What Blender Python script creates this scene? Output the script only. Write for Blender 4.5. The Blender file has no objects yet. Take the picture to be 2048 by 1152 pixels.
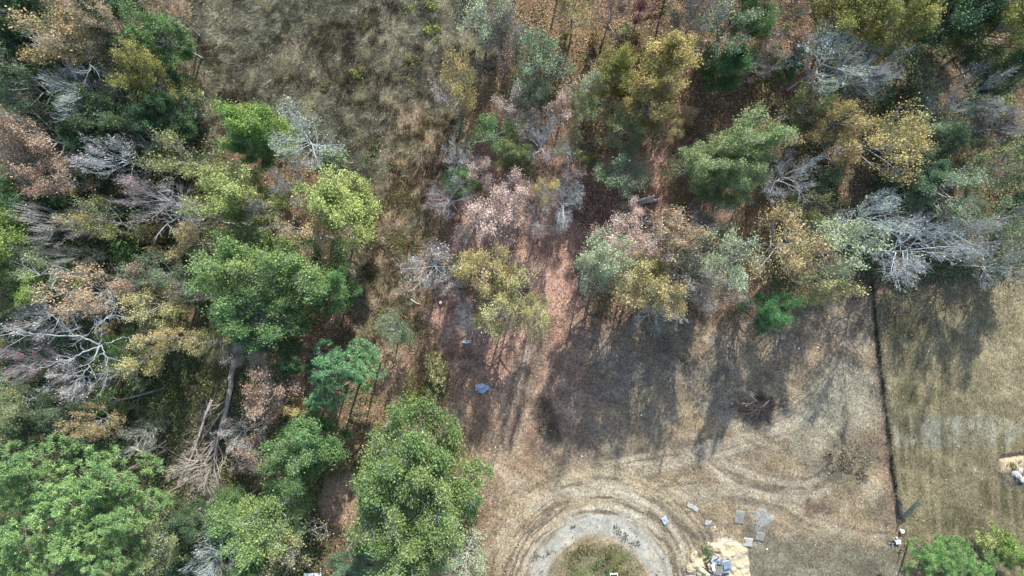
import bpy, math, random
import numpy as np
from mathutils import Vector

# ------------------------------------------------------------------ camera, sky, sun
CAM_H = 100.0                      # drone height in metres
PXM = 2048 / 150.0                 # photograph pixels per metre of ground
scene = bpy.context.scene
C = scene.collection
cam_d = bpy.data.cameras.new('drone_camera')
cam_d.sensor_width = 36.0
cam_d.lens = 24.0
cam_d.clip_end = 2000
cam = bpy.data.objects.new('drone_camera', cam_d)
C.objects.link(cam)
cam.location = (0, 0, CAM_H)
cam.rotation_euler = (0, 0, 0)
scene.camera = cam

SUN_EL, SUN_ROT = math.radians(37), math.radians(13)
world = bpy.data.worlds.new('World')
scene.world = world
world.use_nodes = True
nt = world.node_tree
nt.nodes.clear()
sky = nt.nodes.new('ShaderNodeTexSky')
sky.sky_type = 'NISHITA'
sky.sun_disc = False
sky.sun_elevation = SUN_EL
sky.sun_rotation = SUN_ROT
bg = nt.nodes.new('ShaderNodeBackground')
bg.inputs['Strength'].default_value = 0.15
wo = nt.nodes.new('ShaderNodeOutputWorld')
nt.links.new(sky.outputs[0], bg.inputs[0])
nt.links.new(bg.outputs[0], wo.inputs[0])
sun_d = bpy.data.lights.new('sun', 'SUN')
sun_d.energy = 3.6
sun_d.angle = math.radians(0.5)
sun_d.color = (1.0, 0.98, 0.94)
sun = bpy.data.objects.new('sun', sun_d)
C.objects.link(sun)
sdir = Vector((-math.sin(SUN_ROT) * math.cos(SUN_EL), -math.cos(SUN_ROT) * math.cos(SUN_EL), -math.sin(SUN_EL)))
sun.rotation_euler = sdir.to_track_quat('-Z', 'Y').to_euler()
sun.location = (0, 0, 150)
vs = scene.view_settings
vs.view_transform = 'Standard'
vs.look = 'None'
vs.exposure = 1.3
vs.gamma = 1.0
vs.use_curve_mapping = False

rnd = random.Random(11)
R0 = np.random.default_rng(5)
PI = math.pi


def at(px, py, h=0.0):
    """the spot of the place seen at this pixel of the photograph, at height h"""
    k = (CAM_H - h) / CAM_H / PXM
    return (px - 1024) * k, (576 - py) * k


# ------------------------------------------------------------------ numpy noise
def _hash(ix, iy, seed):
    n = (ix.astype(np.int64) * 374761393 + iy.astype(np.int64) * 668265263 + seed * 974711) & 0x7fffffff
    n = ((n ^ (n >> 13)) * 1274126177) & 0x7fffffff
    n = n ^ (n >> 16)
    return (n & 0xffff) / 65535.0


def vnoise(x, y, s, seed=0):
    x = x / s
    y = y / s
    ix, iy = np.floor(x), np.floor(y)
    fx, fy = x - ix, y - iy
    fx = fx * fx * (3 - 2 * fx)
    fy = fy * fy * (3 - 2 * fy)
    a = _hash(ix, iy, seed)
    b = _hash(ix + 1, iy, seed)
    c = _hash(ix, iy + 1, seed)
    d = _hash(ix + 1, iy + 1, seed)
    return (a * (1 - fx) + b * fx) * (1 - fy) + (c * (1 - fx) + d * fx) * fy


def fbm(x, y, s, seed=0, oct=4):
    t, a, w = 0.0, 1.0, 0.0
    for o in range(oct):
        t = t + a * vnoise(x + 17.3 * o, y - 9.1 * o, s / 2 ** o, seed + o)
        w += a
        a *= 0.55
    return t / w


def sstep(a, b, x):
    t = np.clip((x - a) / (b - a), 0, 1)
    return t * t * (3 - 2 * t)


def poly_sd(X, Y, poly):
    """signed distance in metres (positive inside) of a polygon given in photograph pixels"""
    P = np.array([at(*p) for p in poly])
    n = len(P)
    d = np.full(X.shape, 1e9)
    ins = np.zeros(X.shape, bool)
    for i in range(n):
        a, b = P[i], P[(i + 1) % n]
        e = b - a
        wx, wy = X - a[0], Y - a[1]
        t = np.clip((wx * e[0] + wy * e[1]) / (e @ e), 0, 1)
        d = np.minimum(d, (wx - e[0] * t) ** 2 + (wy - e[1] * t) ** 2)
        c = ((a[1] > Y) != (b[1] > Y)) & (X < (b[0] - a[0]) * (Y - a[1]) / (b[1] - a[1] + 1e-12) + a[0])
        ins ^= c
    d = np.sqrt(d)
    return np.where(ins, d, -d)


# ------------------------------------------------------------------ zones of the ground (photograph pixels)
Z_WEST = [(-400, -300), (385, -300), (385, 30), (375, 130), (400, 260), (470, 330), (520, 420), (560, 500), (640, 640), (560, 720), (640, 830), (690, 960), (640, 1040), (680, 1500), (-400, 1500)]
Z_EAST = [(1590, -300), (2500, -300), (2500, 545), (2060, 545), (1720, 600), (1540, 540), (1560, 400), (1640, 260)]
Z_MEADOW = [(385, -300), (995, -300), (990, 60), (950, 150), (910, 260), (890, 340), (830, 440), (800, 520), (820, 640), (770, 700), (690, 660), (700, 520), (700, 380), (600, 300), (480, 300), (410, 260), (385, 120)]
Z_ORANGE = [(790, 200), (880, 220), (900, 320), (840, 430), (830, 600), (830, 720), (820, 800), (740, 830), (720, 760), (700, 640), (720, 500), (740, 420), (800, 300)]
Z_RED = [(930, 300), (1080, 300), (1330, 320), (1350, 450), (1200, 520), (1130, 700), (1060, 780), (930, 830), (890, 760), (870, 660), (850, 560), (900, 420)]
Z_FIELD = [(880, 830), (930, 740), (1040, 690), (1120, 640), (1250, 650), (1400, 640), (1560, 630), (1700, 600), (2060, 540), (2500, 520), (2500, 1500), (960, 1500), (985, 1130), (960, 1000), (935, 900)]
Z_EASTFIELD = [(1748, 590), (2060, 520), (2500, 500), (2500, 1500), (1815, 1500), (1800, 1035), (1772, 800)]
Z_DULLGRASS = [(1480, 1090), (1600, 1060), (1720, 1085), (1790, 1090), (1800, 1300), (1480, 1300)]  # darker grey-brown grass low in the field
Z_BLUE = [(1788, 838), (1900, 828), (2010, 832), (2060, 850), (2010, 886), (1900, 893), (1795, 893)]
Z_GREY = [(1490, 1008), (1528, 1006), (1550, 1035), (1535, 1058), (1505, 1052)]
Z_SAND = [(1420, 1090), (1440, 1075), (1475, 1082), (1494, 1100), (1496, 1140), (1490, 1200), (1380, 1200), (1372, 1138), (1385, 1105), (1402, 1112)]
Z_PALE = [(1600, 800), (1680, 720), (1750, 760), (1760, 860), (1700, 850), (1640, 900), (1560, 900)]
Z_DARKW = [(1640, 905), (1690, 880), (1745, 905), (1740, 950), (1690, 980), (1640, 950)]
Z_CLEAR = [(640, 960), (700, 960), (735, 1000), (720, 1040), (660, 1055), (635, 1030)]
RING = at(1195, 1182)

MOUNDS = [(1090, 830, 2.2, 0.5), (1083, 800, 1.3, 0.3), (1110, 870, 1.6, 0.3), (1512, 815, 2.2, 0.35),
          (1690, 925, 2.8, 0.35), (1405, 1068, 1.2, 0.15), (2035, 950, 2.2, 0.5), (1470, 1100, 2.6, 0.35), (1400, 1130, 2.0, 0.4)]


def height(X, Y):
    z = (fbm(X, Y, 9.0, 31, 3) - 0.5) * 0.7 + (fbm(X, Y, 1.3, 47, 2) - 0.5) * 0.16
    for px, py, r, h in MOUNDS:
        cx, cy = at(px, py)
        d = np.hypot(X - cx, Y - cy) + (fbm(X, Y, 1.2, 77, 2) - .5) * r * .9
        z = z + h * np.exp(-(d / r) ** 2 * 1.6)
    # the trench in the field beside the fence
    tx, ty = at(2003, 917)
    d = np.abs(Y - ty - (X - tx) * 0.16)
    z = z - 0.75 * sstep(0.55, 0.3, d) * sstep(-0.4, 0.1, X - tx) * sstep(12, 8, X - tx)
    # wheel ruts of the turning circle
    r = np.hypot(X - RING[0], Y - RING[1])
    z = z - 0.10 * sstep(5, 8, r) * sstep(18, 12, r) * (fbm(r * 2.6, np.arctan2(Y - RING[1], X - RING[0]) * 3.4, 1.0, 101, 3) - .5)
    return z


# ------------------------------------------------------------------ materials
def new_mat(name):
    m = bpy.data.materials.new(name)
    m.use_nodes = True
    n = m.node_tree.nodes
    b = n['Principled BSDF']
    b.inputs['Specular IOR Level'].default_value = 0.25
    b.inputs['Roughness'].default_value = 0.8
    return m, m.node_tree, b


def N(nt, t, **kw):
    n = nt.nodes.new(t)
    for k, v in kw.items():
        setattr(n, k, v)
    return n


def mixc(nt, a, b, fac, blend='MIX'):
    m = N(nt, 'ShaderNodeMix', data_type='RGBA', blend_type=blend)
    for s, v in ((m.inputs[0], fac), (m.inputs[6], a), (m.inputs[7], b)):
        if hasattr(v, 'links'):
            nt.links.new(v, s)
        else:
            s.default_value = v if not isinstance(v, tuple) else (*v, 1)
    return m.outputs[2]


def ramp(nt, src, lo, hi, p0=0.3, p1=0.7):
    r = N(nt, 'ShaderNodeMapRange')
    r.inputs['From Min'].default_value = p0
    r.inputs['From Max'].default_value = p1
    r.inputs['To Min'].default_value = lo
    r.inputs['To Max'].default_value = hi
    nt.links.new(src, r.inputs['Value'])
    return r.outputs[0]


def noise(nt, scale, detail=4, rough=0.6, coord='Object', stretch=None):
    tc = N(nt, 'ShaderNodeTexCoord')
    v = tc.outputs[coord]
    if stretch:
        mp = N(nt, 'ShaderNodeMapping')
        mp.inputs['Scale'].default_value = stretch
        nt.links.new(v, mp.inputs[0])
        v = mp.outputs[0]
    t = N(nt, 'ShaderNodeTexNoise')
    t.inputs['Scale'].default_value = scale
    t.inputs['Detail'].default_value = detail
    t.inputs['Roughness'].default_value = rough
    nt.links.new(v, t.inputs['Vector'])
    return t.outputs['Fac']


def plain(name, col, var=0.35, scale=3.0, rough=0.8, metal=0.0, bump=0.0, stretch=None, col2=None):
    m, t, b = new_mat(name)
    n1 = noise(t, scale, 6, 0.65, stretch=stretch)
    c = mixc(t, col, col2 or tuple(x * 0.55 for x in col), ramp(t, n1, 0, 1, .35, .7))
    n2 = noise(t, scale * 9, 3, 0.6)
    f = ramp(t, n2, 1 - var, 1 + var * .6)
    c = mixc(t, c, f, 1.0, 'MULTIPLY')
    t.links.new(c, b.inputs['Base Color'])
    b.inputs['Roughness'].default_value = rough
    b.inputs['Metallic'].default_value = metal
    if bump:
        bm = N(t, 'ShaderNodeBump')
        bm.inputs['Strength'].default_value = bump
        bm.inputs['Distance'].default_value = 0.05
        t.links.new(n2, bm.inputs['Height'])
        t.links.new(bm.outputs[0], b.inputs['Normal'])
    return m


def leaf_mat(name, translucent=0.3, rough=0.55):
    """leaf colour = the tree's own colour and accent, varied per leaf (R) and per spray (G)"""
    m, t, b = new_mat(name)
    info = N(t, 'ShaderNodeObjectInfo')
    acc = N(t, 'ShaderNodeAttribute', attribute_type='OBJECT', attribute_name='accent')
    at_ = N(t, 'ShaderNodeAttribute', attribute_type='GEOMETRY', attribute_name='tint')
    sep = N(t, 'ShaderNodeSeparateColor')
    t.links.new(at_.outputs['Color'], sep.inputs[0])
    f = N(t, 'ShaderNodeMath', operation='MULTIPLY_ADD')
    t.links.new(sep.outputs[0], f.inputs[0])
    f.inputs[1].default_value = 0.55
    t.links.new(ramp(t, sep.outputs[1], -0.3, 0.75, 0, 1), f.inputs[2])
    f.use_clamp = True
    c = mixc(t, info.outputs['Color'], acc.outputs['Color'], f.outputs[0])
    k = ramp(t, sep.outputs[2], 0.5, 1.75, 0, 1)
    c = mixc(t, c, k, 1.0, 'MULTIPLY')
    t.links.new(c, b.inputs['Base Color'])
    b.inputs['Roughness'].default_value = rough
    b.inputs['Specular IOR Level'].default_value = 0.4
    tr = N(t, 'ShaderNodeBsdfTranslucent')
    t.links.new(c, tr.inputs[0])
    mx = N(t, 'ShaderNodeMixShader')
    mx.inputs[0].default_value = translucent
    t.links.new(b.outputs[0], mx.inputs[1])
    t.links.new(tr.outputs[0], mx.inputs[2])
    t.links.new(mx.outputs[0], t.nodes['Material Output'].inputs[0])
    return m


def attr_mat(name, translucent=0.2, rough=0.8):
    m, t, b = new_mat(name)
    a = N(t, 'ShaderNodeAttribute', attribute_type='GEOMETRY', attribute_name='tint')
    t.links.new(a.outputs['Color'], b.inputs['Base Color'])
    b.inputs['Roughness'].default_value = rough
    if translucent:
        tr = N(t, 'ShaderNodeBsdfTranslucent')
        t.links.new(a.outputs['Color'], tr.inputs[0])
        mx = N(t, 'ShaderNodeMixShader')
        mx.inputs[0].default_value = translucent
        t.links.new(b.outputs[0], mx.inputs[1])
        t.links.new(tr.outputs[0], mx.inputs[2])
        t.links.new(mx.outputs[0], t.nodes['Material Output'].inputs[0])
    return m


def bark_mat(name):
    m, t, b = new_mat(name)
    info = N(t, 'ShaderNodeObjectInfo')
    n1 = noise(t, 1.5, 5, 0.65, stretch=(1, 1, .35))
    n2 = noise(t, 14, 3, 0.6, stretch=(1, 1, .25))
    c = mixc(t, info.outputs['Color'], ramp(t, n1, .5, 1.25), 1.0, 'MULTIPLY')
    c = mixc(t, c, ramp(t, n2, .65, 1.2), 1.0, 'MULTIPLY')
    t.links.new(c, b.inputs['Base Color'])
    b.inputs['Roughness'].default_value = 0.85
    return m


M_LEAF = leaf_mat('leaves')
M_NEEDLE = leaf_mat('needles', 0.15, 0.5)
M_BARK = bark_mat('bark')
M_STRAW = attr_mat('dry_blades', 0.25)
M_LITTER = attr_mat('fallen_leaves', 0.12)
M_WEED = attr_mat('weed_leaves', 0.3, 0.6)


# ------------------------------------------------------------------ mesh helpers
def mesh_np(name, V, F, mat=None, tint=None, smooth=False):
    V = np.asarray(V, np.float32)
    F = np.asarray(F, np.int32)
    k = F.shape[1]
    me = bpy.data.meshes.new(name)
    me.vertices.add(len(V))
    me.vertices.foreach_set('co', V.ravel())
    me.loops.add(F.size)
    me.loops.foreach_set('vertex_index', F.ravel())
    me.polygons.add(len(F))
    me.polygons.foreach_set('loop_start', np.arange(0, F.size, k, dtype=np.int32))
    if tint is not None:
        dom = 'FACE' if len(tint) == len(F) else 'POINT'
        a = me.attributes.new('tint', 'FLOAT_COLOR', dom)
        a.data.foreach_set('color', (tint if tint.shape[1] == 4 else np.c_[tint, np.ones(len(tint))]).astype(np.float32).ravel())
    if smooth:
        me.polygons.foreach_set('use_smooth', np.ones(len(F), bool))
    me.update(calc_edges=True)
    if mat:
        me.materials.append(mat)
    return me


def link(name, me, parent=None, loc=None, rot=None):
    o = bpy.data.objects.new(name, me)
    C.objects.link(o)
    if parent:
        o.parent = parent
    if loc is not None:
        o.location = loc
    if rot is not None:
        o.rotation_euler = rot
    return o


def tag(o, label=None, cat=None, group=None, kind=None):
    if label:
        o['label'] = label
    if cat:
        o['category'] = cat
    if group:
        o['group'] = group
    if kind:
        o['kind'] = kind
    return o


def thing(name, label, cat, loc=(0, 0, 0), rz=0, group=None):
    o = bpy.data.objects.new(name, None)
    o.empty_display_size = 0.3
    C.objects.link(o)
    o.location = loc
    o.rotation_euler = (0, 0, rz)
    return tag(o, label, cat, group)


def gz(x, y):
    return float(height(np.array([x]), np.array([y]))[0])


def spot(px, py, dz=0.0, h=0.0):
    x, y = at(px, py, h)
    return (x, y, gz(x, y) + dz)


class MB:
    """collects boxes, bars and tubes into one mesh"""
    def __init__(s):
        s.v, s.f = [], []

    def box(s, c, d, rz=0, tilt=(0, 0)):
        from mathutils import Euler
        e = Euler((tilt[0], tilt[1], rz)).to_matrix()
        b = len(s.v)
        for sx in (-1, 1):
            for sy in (-1, 1):
                for sz in (-1, 1):
                    p = e @ Vector((sx * d[0] / 2, sy * d[1] / 2, sz * d[2] / 2))
                    s.v.append((p.x + c[0], p.y + c[1], p.z + c[2]))
        for q in ((0, 1, 3, 2), (4, 6, 7, 5), (0, 4, 5, 1), (2, 3, 7, 6), (0, 2, 6, 4), (1, 5, 7, 3)):
            s.f.append(tuple(b + i for i in q))
        return s

    def tube(s, pts, r, n=6, caps=True):
        V, F = tube_np([np.array(pts, float)], [np.full(len(pts), r) if np.isscalar(r) else np.array(r)], n)
        b = len(s.v)
        s.v += [tuple(p) for p in V]
        s.f += [tuple(int(i) + b for i in q) for q in F]
        if caps:
            s.f.append(tuple(b + i for i in range(n))[::-1])
            s.f.append(tuple(b + len(V) - n + i for i in range(n)))
        return s

    def poly(s, vs_, fs):
        b = len(s.v)
        s.v += vs_
        s.f += [tuple(b + i for i in f) for f in fs]
        return s

    def build(s, name, mat, parent=None, loc=None, rot=None, smooth=False):
        me = bpy.data.meshes.new(name)
        me.from_pydata(s.v, [], s.f)
        me.materials.append(mat)
        if smooth:
            for p in me.polygons:
                p.use_smooth = True
        me.update()
        return link(name, me, parent, loc, rot)


def tube_np(polys, radii, n=5):
    VV, FF, b = [], [], 0
    ang = np.arange(n) * 2 * PI / n
    ca, sa = np.cos(ang), np.sin(ang)
    for P, r in zip(polys, radii):
        T = np.gradient(P, axis=0)
        T /= np.linalg.norm(T, axis=1)[:, None] + 1e-9
        ref = np.where(np.abs(T[:, 2:3]) > 0.9, np.array([[1., 0, 0]]), np.array([[0., 0, 1]]))
        U = np.cross(T, ref)
        U /= np.linalg.norm(U, axis=1)[:, None] + 1e-9
        W = np.cross(T, U)
        ring = P[:, None, :] + r[:, None, None] * (U[:, None, :] * ca[None, :, None] + W[:, None, :] * sa[None, :, None])
        m = len(P)
        VV.append(ring.reshape(-1, 3))
        i = np.arange(m - 1)[:, None] * n
        j = np.arange(n)[None, :]
        j2 = (j + 1) % n
        q = np.stack([i + j, i + j2, i + n + j2, i + n + j], -1).reshape(-1, 4) + b
        FF.append(q)
        b += m * n
    return np.concatenate(VV), np.concatenate(FF)


def prisms(P0, P1, r0, r1):
    """many straight three-sided twigs at once"""
    D = P1 - P0
    D /= np.linalg.norm(D, axis=1)[:, None] + 1e-9
    ref = np.where(np.abs(D[:, 2:3]) > 0.9, np.array([[1., 0, 0]]), np.array([[0., 0, 1]]))
    U = np.cross(D, ref)
    U /= np.linalg.norm(U, axis=1)[:, None] + 1e-9
    W = np.cross(D, U)
    V = np.empty((len(P0), 6, 3))
    for k in range(3):
        a = 2 * PI * k / 3
        o = U * math.cos(a) + W * math.sin(a)
        V[:, k] = P0 + o * np.reshape(r0, (-1, 1))
        V[:, 3 + k] = P1 + o * np.reshape(r1, (-1, 1))
    b = np.arange(len(P0))[:, None, None] * 6
    F = (np.array([[0, 1, 4, 3], [1, 2, 5, 4], [2, 0, 3, 5]])[None] + b).reshape(-1, 4)
    return V.reshape(-1, 3), F


def leaves_np(rng, P, L, W, up=0.5, axis=None, curl=0.0):
    """rhombic leaf blades at P; up biases their faces skyward; axis: preferred long direction"""
    n = len(P)
    nrm = rng.normal(size=(n, 3))
    nrm[:, 2] = np.abs(nrm[:, 2]) + up
    nrm /= np.linalg.norm(nrm, axis=1)[:, None]
    a = rng.normal(size=(n, 3)) if axis is None else axis + rng.normal(size=(n, 3)) * .35
    a -= nrm * (a * nrm).sum(1)[:, None]
    a /= np.linalg.norm(a, axis=1)[:, None] + 1e-9
    b = np.cross(nrm, a)
    s = rng.uniform(.5, 1.5, (n, 1))
    V = np.stack([P - a * L * s * .5, P + b * W * s * .5 + a * L * s * .05, P + a * L * s * .5, P - b * W * s * .5 + a * L * s * .05], 1).reshape(-1, 3)
    F = np.arange(4 * n).reshape(-1, 4)
    return V, F


# ------------------------------------------------------------------ ground
def axis_coords(lo, hi, segs):
    """segs: list of (from, to, step)"""
    a = [lo, lo * .6 + segs[0][0] * .4, lo * .25 + segs[0][0] * .75, segs[0][0] - 6]
    for f, t, s in segs:
        a += list(np.arange(f, t, s))
    e = segs[-1][1]
    a += [e, e + 6, hi * .25 + e * .75, hi * .6 + e * .4, hi]
    return np.array(a)


TRACKS = [([(1090, 540), (1078, 640), (1062, 720), (1040, 800), (1012, 890), (985, 990), (995, 1090), (1040, 1160)], 2.6, (.40, .305, .215), .55),
          ([(985, 1090), (1030, 1020), (1100, 965), (1200, 935), (1310, 918), (1430, 890), (1560, 850), (1640, 800), (1690, 740)], 2.6, (.40, .335, .235), .55),
          ([(1330, 985), (1430, 975), (1540, 1000), (1640, 1050), (1760, 1075), (1900, 1080), (2100, 1085)], 1.6, (.37, .315, .22), .5),
          ([(1540, 860), (1620, 835), (1680, 860), (1690, 900), (1660, 960), (1580, 985), (1480, 960), (1390, 900)], 2.0, (.38, .325, .24), .55),
          ([(1750, 800), (1765, 900), (1780, 1000), (1788, 1070)], 1.3, (.23, .155, .105), .5),
          ([(1330, 840), (1400, 800), (1470, 860), (1560, 900)], 1.2, (.36, .30, .21), .4),
          ([(1120, 930), (1250, 900), (1400, 880)], .9, (.21, .17, .12), .5)]


def track_sd(X, Y, line):
    P = np.array([at(*p) for p in line])
    # round the corners
    for _ in range(2):
        Q = [P[0]]
        for a, b in zip(P[:-1], P[1:]):
            Q += [a * .75 + b * .25, a * .25 + b * .75]
        P = np.array(Q + [P[-1]])
    d = np.full(X.shape, 1e9)
    sg = np.zeros(X.shape)
    L = np.zeros(X.shape)
    l0 = 0
    for a, b in zip(P[:-1], P[1:]):
        e = b - a
        n = math.hypot(*e)
        t = np.clip(((X - a[0]) * e[0] + (Y - a[1]) * e[1]) / n / n, 0, 1)
        q = np.hypot(X - a[0] - e[0] * t, Y - a[1] - e[1] * t)
        m = q < d
        d = np.where(m, q, d)
        sg = np.where(m, np.sign(e[0] * (Y - a[1]) - e[1] * (X - a[0])), sg)
        L = np.where(m, l0 + t * n, L)
        l0 += n
    return d * sg, L


def lerp(c, col, m):
    return c * (1 - m[..., None]) + np.array(col) * m[..., None]


def ground_color(X, Y):
    wx = (fbm(X, Y, 4.0, 3, 4) - .5) * 5.0
    wy = (fbm(X, Y, 4.0, 8, 4) - .5) * 5.0
    A, B = X + wx, Y + wy
    n1 = fbm(X, Y, 6.0, 12, 5)
    n2 = fbm(X, Y, 1.4, 22, 4)
    n3 = fbm(X, Y, 18.0, 29, 3)
    n4 = fbm(X, Y, 2.6, 55, 4)
    c = np.zeros(X.shape + (3,)) + np.array((.150, .092, .056))
    c = lerp(c, (.085, .075, .04), sstep(.5, .7, n1))
    c = lerp(c, (.21, .13, .08), sstep(.52, .68, n4))
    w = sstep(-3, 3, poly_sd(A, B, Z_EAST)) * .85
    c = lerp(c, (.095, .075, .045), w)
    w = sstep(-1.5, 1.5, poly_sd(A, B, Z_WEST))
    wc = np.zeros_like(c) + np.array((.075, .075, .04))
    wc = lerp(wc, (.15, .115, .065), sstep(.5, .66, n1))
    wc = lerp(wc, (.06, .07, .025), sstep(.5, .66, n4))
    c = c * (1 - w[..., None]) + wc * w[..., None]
    m = sstep(-1.2, 1.2, poly_sd(A, B, Z_MEADOW))
    mc = np.zeros_like(c) + np.array((.095, .087, .056))
    mc = lerp(mc, (.07, .058, .04), sstep(.48, .64, n1))
    mc = lerp(mc, (.19, .17, .115), sstep(.52, .7, n4) * .8)
    mc = lerp(mc, (.10, .105, .05), sstep(.55, .7, n2) * .7)
    c = c * (1 - m[..., None]) + mc * m[..., None]
    m = sstep(-1.5, 1.5, poly_sd(A, B, Z_ORANGE)) * .85
    mc = np.zeros_like(c) + np.array((.235, .175, .115))
    mc = lerp(mc, (.16, .13, .06), sstep(.5, .68, n4))
    mc = lerp(mc, (.28, .19, .125), sstep(.55, .7, n1))
    c = c * (1 - m[..., None]) + mc * m[..., None]
    m = sstep(-1.8, 1.8, poly_sd(A, B, Z_RED))
    mc = np.zeros_like(c) + np.array((.215, .125, .09))
    mc = lerp(mc, (.13, .085, .06), sstep(.46, .62, n4))
    mc = lerp(mc, (.40, .245, .18), sstep(.48, .64, n1))
    c = c * (1 - m[..., None]) + mc * m[..., None]
    # the mown field
    f = sstep(-2.5, 2.0, poly_sd(A, B, Z_FIELD))
    fc = np.zeros_like(c) + np.array((.295, .224, .138))
    fc = lerp(fc, (.185, .152, .105), sstep(.5, .66, n1))
    fc = lerp(fc, (.36, .30, .21), sstep(.52, .68, n4) * .8)
    pink = sstep(17, 2, np.hypot(X - at(1060, 700)[0], (Y - at(1060, 700)[1]) * .7))
    fc = lerp(fc, (.40, .235, .165), pink * .95)
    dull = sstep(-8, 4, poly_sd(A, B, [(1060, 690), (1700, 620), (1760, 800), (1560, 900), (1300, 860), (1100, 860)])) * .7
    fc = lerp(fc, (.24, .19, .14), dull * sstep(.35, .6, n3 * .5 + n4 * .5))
    for i, (line, wd, tcol, amt) in enumerate(TRACKS):
        q, ll = track_sd(X + wx * .12, Y + wy * .12, line)
        sk = fbm(q * 1.7 + 40, ll * .07, 1.0, 300 + i, 2)
        band = sstep(wd * 1.25, wd * .45, np.abs(q)) * sstep(.25, .55, n4 * .5 + n3 * .5)
        fc = lerp(fc, tcol, (band * (amt + .08) * (.25 + 1.1 * sstep(.40, .58, sk))).clip(0, 1))
        fc = lerp(fc, (.165, .13, .095), (band * (amt + .12) * sstep(.52, .60, 1 - sk)).clip(0, 1))
    e = sstep(-.3, .3, poly_sd(X + wx * .1, Y, Z_EASTFIELD))
    ec = np.zeros_like(c) + np.array((.185, .158, .092))
    ec = lerp(ec, (.125, .112, .06), sstep(.48, .64, n1))
    rows = fbm(X * 1.0 + Y * .08, Y * .09, .8, 91, 2)
    ec = lerp(ec, (.235, .195, .115), sstep(.48, .66, rows) * .8)
    lite = sstep(-4, 3, poly_sd(A, B, [(1960, 640), (2100, 560), (2400, 560), (2400, 850), (2060, 850), (1960, 780), (1930, 700)]))
    ec = lerp(ec, (.28, .235, .14), lite * .7)
    fc = fc * (1 - e[..., None]) + ec * e[..., None]
    b = sstep(-.8, .6, poly_sd(X + wx * .35, Y + wy * .3, Z_BLUE))
    fc = lerp(fc, (.285, .29, .235), b * (.15 + .85 * sstep(.40, .66, rows)) * .62 * sstep(.3, .5, n2 * .6 + n4 * .4))
    fc = lerp(fc, (.165, .15, .105), sstep(-2, 2, poly_sd(A, B, Z_DULLGRASS)) * .85)
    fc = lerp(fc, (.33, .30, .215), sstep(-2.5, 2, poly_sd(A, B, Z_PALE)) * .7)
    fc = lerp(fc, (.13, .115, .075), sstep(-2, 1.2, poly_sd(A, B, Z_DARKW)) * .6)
    fc = lerp(fc, (.265, .28, .27), sstep(-.6, 1.2, poly_sd(A, B, Z_GREY)) * sstep(.44, .62, n2) * .9)
    for (px, py, r, col) in ((1512, 815, 3.2, (.10, .085, .07)), (1405, 1068, 1.5, (.06, .055, .05)), (1088, 830, 2.0, (.17, .135, .095)),
                             (1105, 870, 2.0, (.17, .14, .10)), (2035, 950, 2.6, (.15, .13, .10)), (1625, 1015, 1.8, (.17, .115, .08)), (1420, 1115, 1.2, (.12, .12, .07))):
        q = at(px, py)
        fc = lerp(fc, col, sstep(r, r * .4, np.hypot(A * .6 + X * .4 - q[0], B * .6 + Y * .4 - q[1]) + (n2 - .5) * r * 1.4) * .8)
    # turning circle: streaked wheel tracks round a green middle
    dx, dy = X - RING[0], Y - RING[1]
    r = np.hypot(dx, dy) + (fbm(X, Y, 7, 66, 2) - .5) * 1.2
    th = np.arctan2(dy, dx)
    st = fbm(r * 2.6, th * 3.4, 1.0, 101, 3)
    st2 = fbm(r * .9, th * 1.2, 1.0, 111, 3)
    tr = sstep(6.6, 8.2, r) * sstep(21.5, 13.5, r)
    tc = np.zeros_like(c) + np.array((.36, .29, .19))
    tc = lerp(tc, (.165, .135, .095), sstep(.48, .56, st))
    tc = lerp(tc, (.45, .39, .29), sstep(.5, .66, st2) * .8)
    trm = tr * sstep(.15, .42, n3 * .4 + n4 * .6)
    fc = fc * (1 - trm[..., None]) + tc * trm[..., None]
    gv = sstep(7.2, 8.6, r + (st - .5) * 1.6 + (n4 - .5) * 1.2) * sstep(12.0, 9.8, r + (st - .5) * 2.4 + (n4 - .5) * 1.2) * .9
    gc = np.zeros_like(c) + np.array((.315, .31, .275))
    gc = lerp(gc, (.36, .31, .235), sstep(.44, .60, st) * .8)
    gc = lerp(gc, (.27, .25, .20), sstep(.55, .68, n4) * .45)
    fc = fc * (1 - gv[..., None]) + gc * gv[..., None]
    ig = sstep(7.8, 6.4, r + (n2 - .5) * 2)
    ic = np.zeros_like(c) + np.array((.19, .165, .095))
    ic = lerp(ic, (.145, .15, .065), sstep(.48, .66, n4) * .9)
    ic = lerp(ic, (.25, .20, .12), sstep(.55, .7, n1) * .6)
    fc = fc * (1 - ig[..., None]) + ic * ig[..., None]
    s = sstep(-.35, .35, poly_sd(X + wx * .22, Y + wy * .22, Z_SAND))
    sc_ = np.zeros_like(c) + np.array((.41, .305, .175))
    sc_ = lerp(sc_, (.48, .42, .30), sstep(.5, .68, n4))
    sc_ = lerp(sc_, (.36, .25, .135), sstep(.54, .7, n2) * .7)
    fc = fc * (1 - s[..., None]) + sc_ * s[..., None]
    # wheel and mower streaks crossing the field
    fl = fbm((X * .55 + Y) * .9, (X - Y * .55) * .12, 1.0, 131, 3)
    fc = fc * (1 + (fl - .5) * .5 * (1 - gv) * (1 - s))[..., None]
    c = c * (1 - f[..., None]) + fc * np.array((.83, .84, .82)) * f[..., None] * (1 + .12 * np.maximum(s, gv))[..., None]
    q = sstep(-1, 1, poly_sd(A, B, Z_CLEAR))
    c = lerp(c, (.30, .20, .13), q)
    # dug soil of the trench
    tx, ty = at(2003, 917)
    d = Y - ty - (X - tx) * .16
    c = lerp(c, (.33, .26, .17), sstep(1.6, .8, np.abs(d + .7)) * sstep(-.6, .2, X - tx))
    c = c * (0.78 + 0.52 * n2)[..., None]
    return np.clip(c, 0.015, .8)


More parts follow.
